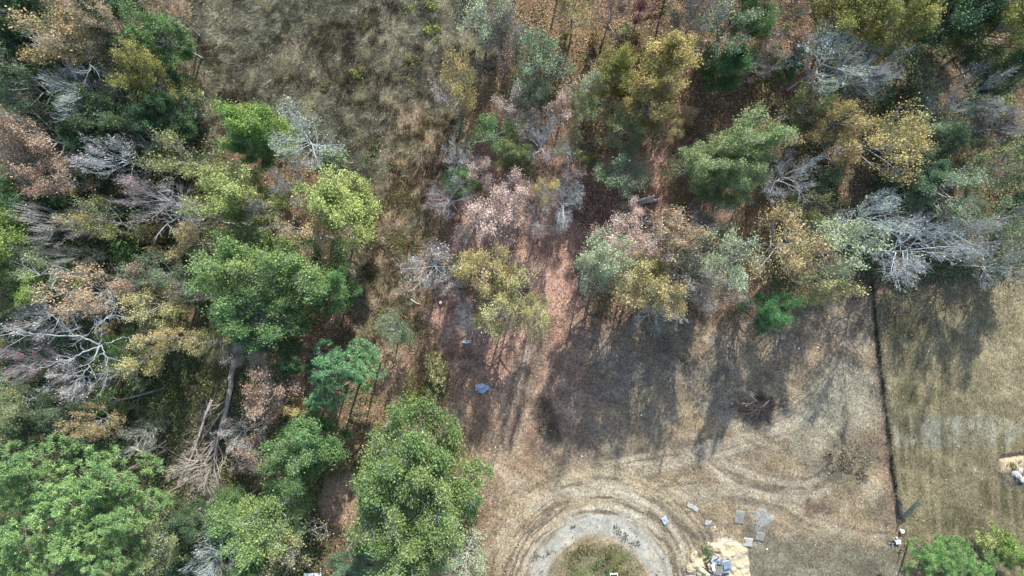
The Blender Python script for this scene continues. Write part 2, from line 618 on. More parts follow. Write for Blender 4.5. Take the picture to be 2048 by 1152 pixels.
def build_ground():
    gx = axis_coords(-420, 420, [(-170, -80, 2.0), (-80, -9, .36), (-9, 78, .19), (78, 170, 2.0)])
    gy = axis_coords(-420, 420, [(-130, -46, 1.0), (-46, 3, .19), (3, 48, .36), (48, 130, 2.0)])
    X, Y = np.meshgrid(gx, gy)
    Z = height(X, Y)
    V = np.stack([X, Y, Z], -1).reshape(-1, 3)
    w, h = len(gx), len(gy)
    i = np.arange(h - 1)[:, None] * w + np.arange(w - 1)[None, :]
    F = np.stack([i, i + 1, i + 1 + w, i + w], -1).reshape(-1, 4)
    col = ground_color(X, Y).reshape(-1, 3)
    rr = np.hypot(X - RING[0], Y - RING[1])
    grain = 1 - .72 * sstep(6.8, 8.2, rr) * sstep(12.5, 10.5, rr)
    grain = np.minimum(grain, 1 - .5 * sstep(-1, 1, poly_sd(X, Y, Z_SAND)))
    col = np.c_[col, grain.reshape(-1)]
    m, t, b = new_mat('soil_and_turf')
    a = N(t, 'ShaderNodeAttribute', attribute_type='GEOMETRY', attribute_name='tint')
    n1 = noise(t, 3.2, 6, .7)
    n2 = noise(t, 11, 4, .7)
    n3 = noise(t, 5, 5, .7, stretch=(1, .35, 1))
    c = mixc(t, a.outputs['Color'], ramp(t, n1, .55, 1.42, .33, .67), a.outputs['Alpha'], 'MULTIPLY')
    c = mixc(t, c, ramp(t, n2, .5, 1.45, .36, .64), a.outputs['Alpha'], 'MULTIPLY')
    c = mixc(t, c, ramp(t, n3, .75, 1.25, .34, .66), 1.0, 'MULTIPLY')
    t.links.new(c, b.inputs['Base Color'])
    b.inputs['Roughness'].default_value = .95
    b.inputs['Specular IOR Level'].default_value = .1
    bp = N(t, 'ShaderNodeBump')
    bp.inputs['Strength'].default_value = .9
    bp.inputs['Distance'].default_value = .12
    t.links.new(n2, bp.inputs['Height'])
    t.links.new(bp.outputs[0], b.inputs['Normal'])
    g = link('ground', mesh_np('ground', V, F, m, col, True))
    tag(g, 'brown and tan ground of leaf litter, dry meadow and mown field', kind='structure')


build_ground()


# ------------------------------------------------------------------ loose ground cover
def scatter(rng, n, x0, x1, y0, y1):
    return rng.uniform(x0, x1, n), rng.uniform(y0, y1, n)


FR = (-76, 76, -43.5, 43.5)


def pal(rng, n, cols, w=None, var=.3):
    cols = np.array(cols)
    k = rng.choice(len(cols), n, p=w)
    return cols[k] * rng.uniform(1 - var, 1 + var, (n, 1)) * rng.uniform(.93, 1.07, (n, 3))


def blades(name, X, Y, ang, L, W, tilt, col, mat, label):
    """one narrow triangle per blade of grass or straw"""
    n = len(X)
    Z = height(X, Y)
    d = np.stack([np.cos(ang) * np.cos(tilt), np.sin(ang) * np.cos(tilt), np.sin(tilt)], -1)
    s = np.stack([-np.sin(ang), np.cos(ang), np.zeros(n)], -1)
    P = np.stack([X, Y, Z + .015], -1)
    V = np.stack([P - s * W[:, None] / 2, P + s * W[:, None] / 2, P + d * L[:, None]], 1).reshape(-1, 3)
    o = link(name, mesh_np(name, V, np.arange(3 * n).reshape(-1, 3), mat, col))
    return tag(o, label, kind='stuff')


def build_cover():
    rng = np.random.default_rng(77)
    # --- long dry grass of the meadow
    X, Y = scatter(rng, 330000, -52, 8, -20, 44)
    wx = (fbm(X, Y, 4.0, 3, 4) - .5) * 5
    sd = poly_sd(X + wx, Y, Z_MEADOW)
    cl = fbm(X, Y, 2.0, 203, 3)
    k = (sd > -1.5 + rng.uniform(-1, 1, len(X))) & (rng.uniform(0, 1, len(X)) < sstep(.3, .62, cl) * .95 + .05)
    X, Y, cl = X[k], Y[k], cl[k]
    n = len(X)
    fl = fbm(X, Y, 2.6, 210, 3) * 18 + rng.normal(0, .7, n)
    q = fbm(X, Y, 3.4, 215, 4)
    c = pal(rng, n, [(.165, .16, .11), (.12, .112, .072), (.30, .29, .22), (.07, .057, .04), (.09, .11, .052)], [.32, .22, .13, .14, .19])
    c = c * np.where((q > .54)[:, None], np.array([[.66, .585, .53]]), 1.0)
    pale = np.exp(-((X - at(438, 90)[0]) / 1.6) ** 2 - ((Y - at(438, 90)[1]) / 5) ** 2)
    c = c * (1 + .55 * pale[:, None])
    og = sstep(-2, 2, poly_sd(X + wx[k], Y, Z_ORANGE))
    c = c * (1 + og[:, None] * .35)
    c = c * (1 + og[:, None] * np.array((.05, -.05, -.12)))
    tuft = fbm(X, Y, 1.1, 226, 2)
    c = c * (.50 + .75 * sstep(.3, .7, tuft))[:, None]
    blades('meadow_grass', X, Y, fl, rng.uniform(.35, 1.2, n), rng.uniform(.035, .08, n), np.where(q > .54, rng.uniform(.5, 1.35, n), rng.uniform(.05, .8, n)), np.clip(c, .02, .6), M_STRAW,
           'long dry grey and tan grass lying over the open meadow')
    # --- straw and stubble of the mown field
    X, Y = scatter(rng, 330000, -12, 78, -44, 2)
    sd = poly_sd(X, Y, Z_FIELD)
    r = np.hypot(X - RING[0], Y - RING[1])
    bare = (r > 7.6) & (r < 11.3) | (poly_sd(X, Y, Z_SAND) > -.2) | (poly_sd(X, Y, Z_GREY) > 0)
    dn = fbm(X, Y, 2.2, 220, 3)
    k = (sd > rng.uniform(-2, 2, len(X))) & (rng.uniform(0, 1, len(X)) < sstep(.3, .6, dn) * .8 + .15) & ~(bare & (rng.uniform(0, 1, len(X)) < .93))
    k &= ~((r > 6.5) & (r < 18) & (rng.uniform(0, 1, len(X)) < .6))
    X, Y, r = X[k], Y[k], r[k]
    n = len(X)
    th = np.arctan2(Y - RING[1], X - RING[0]) + PI / 2
    ex = poly_sd(X, Y, Z_EASTFIELD) > 0
    fl = np.where(r < 24, th + rng.normal(0, .35, n), np.where(ex & (Y > -32), PI / 2 + .06 + rng.normal(0, .5, n), fbm(X, Y, 14, 233, 2) * 8 + rng.normal(0, 1.0, n)))
    G = ground_color(X, Y)
    c = G * np.where(rng.uniform(0, 1, n) < .38, rng.uniform(.3, .7, n), rng.uniform(.95, 1.9, n))[:, None] * rng.uniform(.95, 1.05, (n, 3))
    blades('field_straw', X, Y, fl + PI * rng.integers(0, 2, n), rng.uniform(.14, .42, n), rng.uniform(.035, .08, n), rng.uniform(.03, .35, n), np.clip(c, .02, .6), M_STRAW,
           'short dry stubble and straw over the mown field')
    # --- fallen leaves under the trees
    X, Y = scatter(rng, 330000, *FR)
    wf = poly_sd(X, Y, Z_FIELD)
    ww = poly_sd(X, Y, Z_WEST)
    wm = poly_sd(X, Y, Z_MEADOW)
    rd = poly_sd(X, Y, Z_RED)
    cl = fbm(X, Y, 2.5, 240, 3)
    p = np.full(len(X), .75)
    p *= 1 - .97 * sstep(-1, 4 + 0 * X, wf) * 1.0
    p = np.maximum(p, .5 * sstep(-12, 0, -wf) * (wf > 0) * sstep(9, 2, wf))
    p *= 1 - .85 * sstep(-2, 2, wm)
    p *= 1 - .7 * sstep(-1, 2, ww)
    p *= sstep(.3, .55, cl) * .8 + .2
    k = rng.uniform(0, 1, len(X)) < p
    X, Y, rd, ww = X[k], Y[k], rd[k], ww[k]
    n = len(X)
    P = np.stack([X, Y, height(X, Y) + .04 + rng.uniform(0, .05, n)], -1)
    V, F = leaves_np(rng, P, .22, .16, 1.4)
    ca = pal(rng, n, [(.30, .19, .125), (.22, .14, .09), (.38, .265, .175), (.13, .085, .06), (.33, .275, .17)], [.3, .27, .15, .18, .10], .35)
    cr = pal(rng, n, [(.33, .185, .135), (.24, .125, .09), (.44, .29, .22), (.14, .085, .065), (.34, .24, .14)], [.32, .28, .16, .14, .10], .35)
    m = sstep(-3, 3, rd)[:, None]
    o = link('leaf_litter', mesh_np('leaf_litter', V, F, M_LITTER, ca * (1 - m) + cr * m))
    tag(o, 'carpet of fallen brown and reddish leaves under the trees', kind='stuff')
    # --- weeds and brambles of the wood floors
    X, Y = scatter(rng, 520000, *FR)
    ww = poly_sd(X, Y, Z_WEST)
    wf = poly_sd(X, Y, Z_FIELD)
    wm = poly_sd(X, Y, Z_MEADOW)
    rd = poly_sd(X, Y, Z_RED)
    cl = fbm(X, Y, 3.6, 250, 4)
    east = sstep(at(1340, 0)[0], at(1640, 0)[0], X)
    p = sstep(-1, 2, ww) * (sstep(.33, .52, cl) * .92 + .08)
    p = np.maximum(p, (ww < 0) * (wm < 0) * (rd < 1) * sstep(.50 - .1 * east, .62 - .06 * east, cl) * (.28 + .55 * east))
    p *= sstep(2, -1.5, wf)
    clear = np.maximum(poly_sd(X, Y, Z_CLEAR), poly_sd(X, Y, [(470, 720), (560, 760), (540, 830), (380, 990), (310, 960), (400, 800)]))
    p *= 1 - .8 * sstep(-1, 1, clear)
    k = rng.uniform(0, 1, len(X)) < p
    X, Y, cl = X[k], Y[k], cl[k]
    n = len(X)
    h = sstep(.4, .7, cl) * 1.5
    P = np.stack([X, Y, height(X, Y) + .08 + h * rng.uniform(.15, 1, n)], -1)
    V, F = leaves_np(rng, P, .26, .18, .7)
    q = fbm(X, Y, 5.5, 260, 3)
    g = np.clip((q - .35) / .3, 0, 1)[:, None]
    c1 = pal(rng, n, [(.15, .165, .05), (.25, .235, .08), (.10, .13, .045), (.20, .165, .08)], None, .45)
    c2 = pal(rng, n, [(.06, .10, .04), (.095, .135, .045), (.12, .125, .045), (.18, .175, .06)], None, .45)
    deep = np.clip(np.maximum((X - 32) / 22, (-X - 42) / 18), 0, 1)[:, None]  # blue-green lens cast towards both sides, put into the leaf colour
    cu = c1 * (1 - g) + c2 * g
    cu = cu * (1 - deep) + cu * np.array((.66, 1.02, 1.15)) * deep
    o = link('undergrowth', mesh_np('undergrowth', V, F, M_WEED, cu))
    tag(o, 'tangled olive weeds and brambles covering the wood floor', kind='stuff')
    # --- small green weeds in the meadow and clearings, and dark weeds along the fence
    cx, cy, cs, cc = [], [], [], []
    spots_ = [(715, 145, 12, 1), (820, 125, 10, 1), (815, 155, 10, 1), (850, 12, 30, 1), (690, 245, 10, 2), (800, 480, 30, 0), (770, 560, 40, 0), (785, 640, 35, 0),
              (745, 290, 25, 0), (790, 330, 35, 0), (800, 400, 30, 0), (870, 60, 20, 1), (655, 180, 16, 0), (740, 310, 14, 2), (760, 640, 22, 1), (830, 780, 28, 1), (810, 800, 24, 1), (695, 931, 26, 1),
              (730, 930, 18, 1), (745, 780, 20, 0), (1170, 1120, 30, 0), (1230, 1125, 34, 0), (1205, 1140, 16, 2), 
              (1410, 1110, 16, 2), (1690, 925, 34, 3), (1665, 905, 22, 3), (1720, 945, 18, 3), (1085, 820, 14, 3), (1092, 850, 16, 3), (880, 820, 14, 2), (775, 850, 10, 1), (2030, 935, 12, 0), (640, 1090, 24, 0)]
    for px, py, r, kd in spots_:
        m = int((22 if kd < 3 else 13) * r ** 1.25)
        q = at(px, py)
        ax, ay = q[0] + rng.normal(0, r / PXM * .55, m), q[1] + rng.normal(0, r / PXM * .55, m)
        kk = fbm(ax, ay, .9 + r / 40, 280, 3) > .5 + .05 * (r > 20)
        ax, ay = ax[kk], ay[kk]
        m = len(ax)
        cx.append(ax)
        cy.append(ay)
        cc.append(pal(rng, m, [[(.15, .15, .05), (.10, .10, .035), (.2, .17, .07)], [(.20, .24, .05), (.13, .17, .04), (.27, .28, .06)], [(.08, .15, .05), (.13, .19, .06), (.06, .10, .04)], [(.15, .125, .085), (.21, .18, .12), (.11, .10, .06), (.26, .23, .165)]][kd], None, .35))
        cs.append(np.full(m, .5 if kd == 1 else .35))
    X, Y, S = np.concatenate(cx), np.concatenate(cy), np.concatenate(cs)
    n = len(X)
    rg_n = 2600
    a_ = rng.uniform(.15, PI - .15, rg_n)
    r_ = 8.2 + 2.6 * rng.uniform(0, 1, rg_n) ** .8 + rng.normal(0, .3, rg_n)
    x_, y_ = RING[0] + r_ * np.cos(a_), RING[1] + r_ * np.sin(a_)
    k = fbm(x_, y_, 1.1, 301, 3) > .63
    X, Y, S = np.r_[X, x_[k]], np.r_[Y, y_[k]], np.r_[S, np.full(k.sum(), .22)]
    cc.append(pal(rng, int(k.sum()), [(.11, .11, .06), (.16, .14, .08), (.08, .09, .045)], None, .35))
    n = len(X)
    P = np.stack([X, Y, height(X, Y) + S * rng.uniform(.1, 1, n)], -1)
    V, F = leaves_np(rng, P, .26, .12, .6)
    o = link('weeds', mesh_np('weeds', V, F, M_WEED, np.concatenate(cc)))
    tag(o, 'scattered green weed tufts in the meadow, clearing and turning circle', kind='stuff')
    t = rng.uniform(0, 1, 9000)
    t = t[rng.uniform(0, 1, 9000) < sstep(.3, .65, fbm(t * 64, t * 0, 2.2, 15, 3)) * .40 + .07]
    m_ = len(t)
    f0, f1 = np.array(at(1742, 560)), np.array(at(1800, 1036))
    X = f0[0] + (f1[0] - f0[0]) * t + rng.normal(0, .07 + .08 * vnoise(t * 64, t * 0, 3, 4), m_)
    bend = np.sin(t * PI) * -.25
    Y = f0[1] + (f1[1] - f0[1]) * t
    P = np.stack([X + bend, Y, height(X, Y) + rng.uniform(.03, .7, m_) * (.4 + .6 * fbm(X, Y, 1.5, 8, 2))], -1)
    V, F = leaves_np(rng, P, .26, .13, .3)
    o = link('fence_weeds', mesh_np('fence_weeds', V, F, M_WEED, pal(rng, m_, [(.055, .07, .035), (.085, .085, .04), (.045, .05, .03), (.15, .12, .07)], None, .4)))
    tag(o, 'dark weeds and vines grown up along the wire fence', kind='stuff')


build_cover()


# ------------------------------------------------------------------ tree templates
def rot_z(v, a):
    c, s = math.cos(a), math.sin(a)
    return np.array([v[0] * c - v[1] * s, v[0] * s + v[1] * c, v[2]])


def curve(rng, p, d, L, n, lift=0.0, wig=0.12):
    """a wandering branch of n points starting at p in direction d"""
    pts = [p]
    d = d / (np.linalg.norm(d) + 1e-9)
    for i in range(n - 1):
        d = d + rng.normal(0, wig, 3) + np.array([0, 0, lift])
        d /= np.linalg.norm(d)
        pts.append(pts[-1] + d * L / (n - 1))
    return np.array(pts)


def interp(P, t):
    i = min(int(t * (len(P) - 1)), len(P) - 2)
    f = t * (len(P) - 1) - i
    return P[i] * (1 - f) + P[i + 1] * f, P[i + 1] - P[i]


def make_tree(kind, seed):
    rng = np.random.default_rng(seed * 131 + 7)
    cfg = dict(
        oak=dict(H=16, R=6, cb=.46, nl=17, ns=7, nt=4, tr=.30, lift=.04, nleaf=78, sig=.50, L=.26, W=.18, tw=2),
        thin=dict(H=16, R=6, cb=.54, nl=13, ns=7, nt=4, tr=.30, lift=.06, nleaf=15, sig=.50, L=.26, W=.18, tw=3),
        bare=dict(H=15, R=6, cb=.50, nl=13, ns=9, nt=5, tr=.17, lift=.05, nleaf=1.9, sig=.4, L=.24, W=.17, tw=4),
        pine=dict(H=18, R=5, cb=.52, nl=24, ns=5, nt=1, tr=.27, lift=.06, nleaf=74, sig=.3, L=.46, W=.075, tw=0),
        shrub=dict(H=3, R=2, cb=.04, nl=9, ns=4, nt=3, tr=.06, lift=.1, nleaf=16, sig=.28, L=.26, W=.19, tw=1),
        sapling=dict(H=6, R=2, cb=.25, nl=11, ns=4, nt=3, tr=.08, lift=.12, nleaf=12, sig=.28, L=.26, W=.19, tw=2),
    )[kind]
    g = lambda k: cfg[k]
    H, R, cb = g('H'), g('R'), g('cb')
    pine = kind == 'pine'
    lean = rng.normal(0, .05, 2)
    trunk = curve(rng, np.array([0, 0, -.4]), np.array([lean[0], lean[1], 1.0]), H * (.97 if pine else .82), 9, .12, .05 if not pine else .02)
    tr = g('tr')
    polys, rads = [trunk], [np.linspace(tr, tr * .25, 9) * np.array([1.35] + [1] * 8)]
    tw0, tw1, twr = [], [], []
    anch = []
    nl = g('nl')
    lop = rng.uniform(.75, 1.2, 8)                      # uneven outline: each bearing has its own reach
    for i in range(nl):
        f = (i + .5) / nl
        t = cb + (1 - cb) * f
        p, _ = interp(trunk, min(t, .985))
        az = i * 2.399 + rng.normal(0, .35)
        prof = (1 - f * .92) ** .7 if pine else math.sqrt(max(.06, 1 - (f * .93) ** 2.2))
        if kind == 'pine':
            prof = min(1, prof * 1.15) * (1 if f > .15 else .75)
        reach = R * prof * lop[int(az / (2 * PI) * 8) % 8] * rng.uniform(.78, 1.15)
        el = (math.radians(2 + 40 * f) if pine else math.radians(8 + 56 * f) if kind in ('bare', 'thin') else math.radians(12 + 58 * f)) + rng.normal(0, .1)
        L = reach / max(.35, math.cos(el))
        L = min(L, R * 1.35)
        limb = curve(rng, p, np.array([math.cos(az) * math.cos(el), math.sin(az) * math.cos(el), math.sin(el)]), L, 6, g('lift') * (.3 if pine else 1) * .6, .10)
        r0 = tr * (.52 - .22 * f) * (.6 if pine else 1)
        polys.append(limb)
        rads.append(np.linspace(r0, r0 * .22, 6))
        lw = rng.uniform(.35, 1.3) if kind == 'oak' else rng.uniform(.12, 1.9) if kind == 'thin' else 1.0
        anch.append((limb[-1], lw))
        for j in range(g('ns')):
            s = .25 + .72 * (j + rng.uniform(0, 1)) / g('ns')
            q, d = interp(limb, s)
            d = d / np.linalg.norm(d)
            sgn = 1 if j % 2 else -1
            d2 = rot_z(d, sgn * rng.uniform(.5, 1.15)) + np.array([0, 0, rng.uniform(-.08, .5)])
            L2 = L * (.50 - .26 * s) * rng.uniform(.7, 1.25)
            sec = curve(rng, q, d2, L2, 4, g('lift'), .16)
            r2 = max(r0 * (.45 - .2 * s), .016)
            polys.append(sec)
            rads.append(np.linspace(r2, r2 * .35, 4))
            sw = lw * rng.uniform(.5, 1.3) * (0 if kind == 'oak' and rng.uniform() < .14 else 1)
            anch.append((sec[-1], sw))
            if not pine:
                anch.append((sec[2], .6 * sw))
            for k in range(g('nt')):
                u = .3 + .68 * (k + rng.uniform(0, 1)) / g('nt')
                q3, d3 = interp(sec, u)
                d3 = d3 / (np.linalg.norm(d3) + 1e-9)
                d3 = rot_z(d3, (1 if k % 2 else -1) * rng.uniform(.4, 1.1)) + np.array([0, 0, rng.uniform(-.1, .55)])
                d3 /= np.linalg.norm(d3)
                L3 = L2 * rng.uniform(.35, .7)
                e3 = q3 + d3 * L3
                tw0.append(q3); tw1.append(e3); twr.append(max(r2 * .45, .014))
                anch.append((e3, .8 * sw))
                for m in range(g('tw')):
                    v = rng.uniform(.25, 1)
                    d4 = rot_z(d3, rng.uniform(-1, 1)) + rng.normal(0, .25, 3) + np.array([0, 0, .15])
                    d4 /= np.linalg.norm(d4)
                    b0 = q3 + d3 * L3 * v
                    tw0.append(b0); tw1.append(b0 + d4 * L3 * rng.uniform(.4, .9)); twr.append(.014)
    # extra sprays that give the dense crowns a closed, bumpy skin
    A = np.array([a for a, _ in anch])
    Wt = np.array([w for _, w in anch])
    V1, F1 = tube_np(polys, rads, 5 if kind not in ('shrub', 'sapling') else 4)
    out = dict(H=H, R=R)
    out['trunk'] = mesh_np('trunk', V1, F1, M_BARK, smooth=True)
    if tw0:
        twr = np.array(twr) * (1.05 if kind == 'bare' else 1.0)
        V2, F2 = prisms(np.array(tw0), np.array(tw1), twr, twr * .5)
        out['twigs'] = mesh_np('twigs', V2, F2, M_BARK)
    cnt = rng.poisson(g('nleaf') * Wt)
    if kind in ('thin', 'bare'):
        cnt = (cnt * (rng.uniform(0, 1, len(cnt)) < .8)).astype(int)
    idx = np.repeat(np.arange(len(A)), cnt)
    n = len(idx)
    sig = g('sig')
    # every spray has its own flattened shape
    off = rng.normal(0, 1, (n, 3)) * np.array([1, 1, .55]) * sig
    axis = None
    if pine:
        d = rng.normal(size=(n, 3))
        d[:, 2] = np.abs(d[:, 2]) * .9
        d /= np.linalg.norm(d, axis=1)[:, None]
        off = d * rng.uniform(.1, .60, (n, 1)) * np.array([1, 1, .8])
        axis = d * 3
    P = A[idx] + off
    V3, F3 = leaves_np(rng, P, g('L'), g('W'), .25 if pine else .55, axis)
    crnd = rng.uniform(0, 1, len(A)) ** (1.0 if not pine else 1.3)
    # neighbouring sprays turn colour together
    cn = fbm(A[:, 0] + A[:, 2] * .7, A[:, 1] - A[:, 2] * .5, R * .45, seed, 2)
    cn = np.clip((cn - .25) * 2, 0, 1) * .7 + crnd * .3
    tint = np.stack([rng.uniform(0, 1, n), cn[idx], np.clip(rng.uniform(0, 1, n) * .65 + crnd[idx] * .35, 0, 1)], -1)
    out['crown'] = mesh_np('crown', V3, F3, M_NEEDLE if pine else M_LEAF, tint)
    return out


TEMPLATES = {k: [make_tree(k, s + i) for i in range(n)] for k, n, s in
             (('oak', 5, 1), ('thin', 5, 21), ('bare', 5, 41), ('pine', 4, 61), ('shrub', 4, 81), ('sapling', 3, 101))}

PALE, GREY, DARK, BROWNB = (.47, .48, .47), (.36, .355, .33), (.10, .085, .07), (.20, .165, .13)
# leaf colours: (main, accent)
COL = dict(
    green=((.145, .205, .08), (.235, .28, .125)),
    bright=((.120, .205, .045), (.22, .28, .07)),
    oakgreen=((.105, .185, .055), (.20, .25, .08)),
    lime=((.215, .265, .075), (.33, .36, .13)),
    leafgreen=((.078, .165, .055), (.14, .215, .07)),
    dark=((.036, .085, .038), (.065, .12, .045)),  # own dark green, with lens darkening towards the corners mixed in
    darkolive=((.055, .10, .045), (.10, .145, .055)),
    teal=((.08, .155, .085), (.145, .205, .11)),
    greygreen=((.125, .185, .095), (.205, .255, .135)),
    olive=((.135, .175, .065), (.235, .245, .09)),
    gold=((.30, .245, .08), (.37, .285, .11)),
    ochre=((.31, .245, .105), (.38, .28, .14)),
    goldolive=((.185, .20, .05), (.26, .24, .07)),
    yellow=((.38, .325, .13), (.43, .335, .155)),
    yellowgreen=((.29, .285, .11), (.38, .335, .145)),
    tan=((.35, .27, .155), (.41, .29, .19)),
    rust=((.31, .195, .13), (.36, .27, .185)),
    pink=((.50, .35, .285), (.56, .45, .36)),
    red=((.22, .05, .055), (.32, .14, .12)),
    maroon=((.09, .035, .04), (.16, .06, .055)),
    evergreen=((.085, .18, .05), (.15, .25, .065)),
    vivid=((.045, .135, .045), (.085, .19, .06)),
    pine=((.13, .23, .08), (.215, .32, .105)),
    pinedark=((.055, .12, .045), (.095, .17, .06)),
    pineblue=((.105, .225, .10), (.17, .30, .13)),
    palegreen=((.25, .305, .17), (.34, .37, .22)),
    grey=((.20, .19, .155), (.24, .21, .17)),
)
NAMES = dict(oak='broadleaf_tree', thin='autumn_tree', bare='bare_tree', pine='pine_tree', shrub='shrub', sapling='sapling')
CATS = dict(oak='tree', thin='tree', bare='tree', pine='pine tree', shrub='shrub', sapling='sapling')
CROWN_AT = dict(oak=.72, thin=.72, bare=.70, pine=.80, shrub=.5, sapling=.6)
TREE_N = {}


def tree(kind, px, py, rx, ry, h, col, label, bark=None, group=None, rz=None):
    i = TREE_N.get(kind, 0)
    TREE_N[kind] = i + 1
    h *= .90
    f_ = {'thin': 1.15, 'oak': 1.06, 'bare': 1.08}.get(kind, 1.0)
    rx, ry = rx * f_, ry * f_
    t = TEMPLATES[kind][(i * 3 + i // 5) % len(TEMPLATES[kind])]
    hc = h * CROWN_AT[kind]
    x, y = at(px, py, hc)
    z = gz(x, y)
    rt = thing(NAMES[kind], label, CATS[kind], (x, y, z), 0, group)
    k = (CAM_H - hc) / CAM_H / PXM / t['R']
    sx, sy = rx * k, ry * k
    quarter = rnd.randrange(4)
    if abs(rx - ry) / max(rx, ry) < .12:
        rot = rnd.uniform(0, 2 * PI)
    else:
        rot = quarter * PI / 2 + rnd.uniform(-.15, .15)
        if quarter % 2:
            sx, sy = sy, sx
    rt.rotation_euler = (0, 0, rot if rz is None else rz)
    sz = h / t['H']
    rt.scale = (sx, sy, sz)
    bark = bark or {'bare': PALE, 'thin': GREY, 'pine': BROWNB}.get(kind, GREY)
    main, acc = COL[col]
    jit = rnd.uniform(.88, 1.12)
    for nm in ('trunk', 'twigs', 'crown'):
        if nm in t:
            o = link(nm, t[nm], rt)
            if nm != 'trunk':
                o['kind'] = 'stuff'
            if nm == 'crown':
                o.color = (*[c * jit for c in main], 1)
                o['accent'] = [c * jit for c in acc]
            else:
                b = rnd.uniform(.85, 1.15) * (.86 if nm == 'twigs' else 1)
                o.color = (*[c * b for c in bark], 1)
    return rt


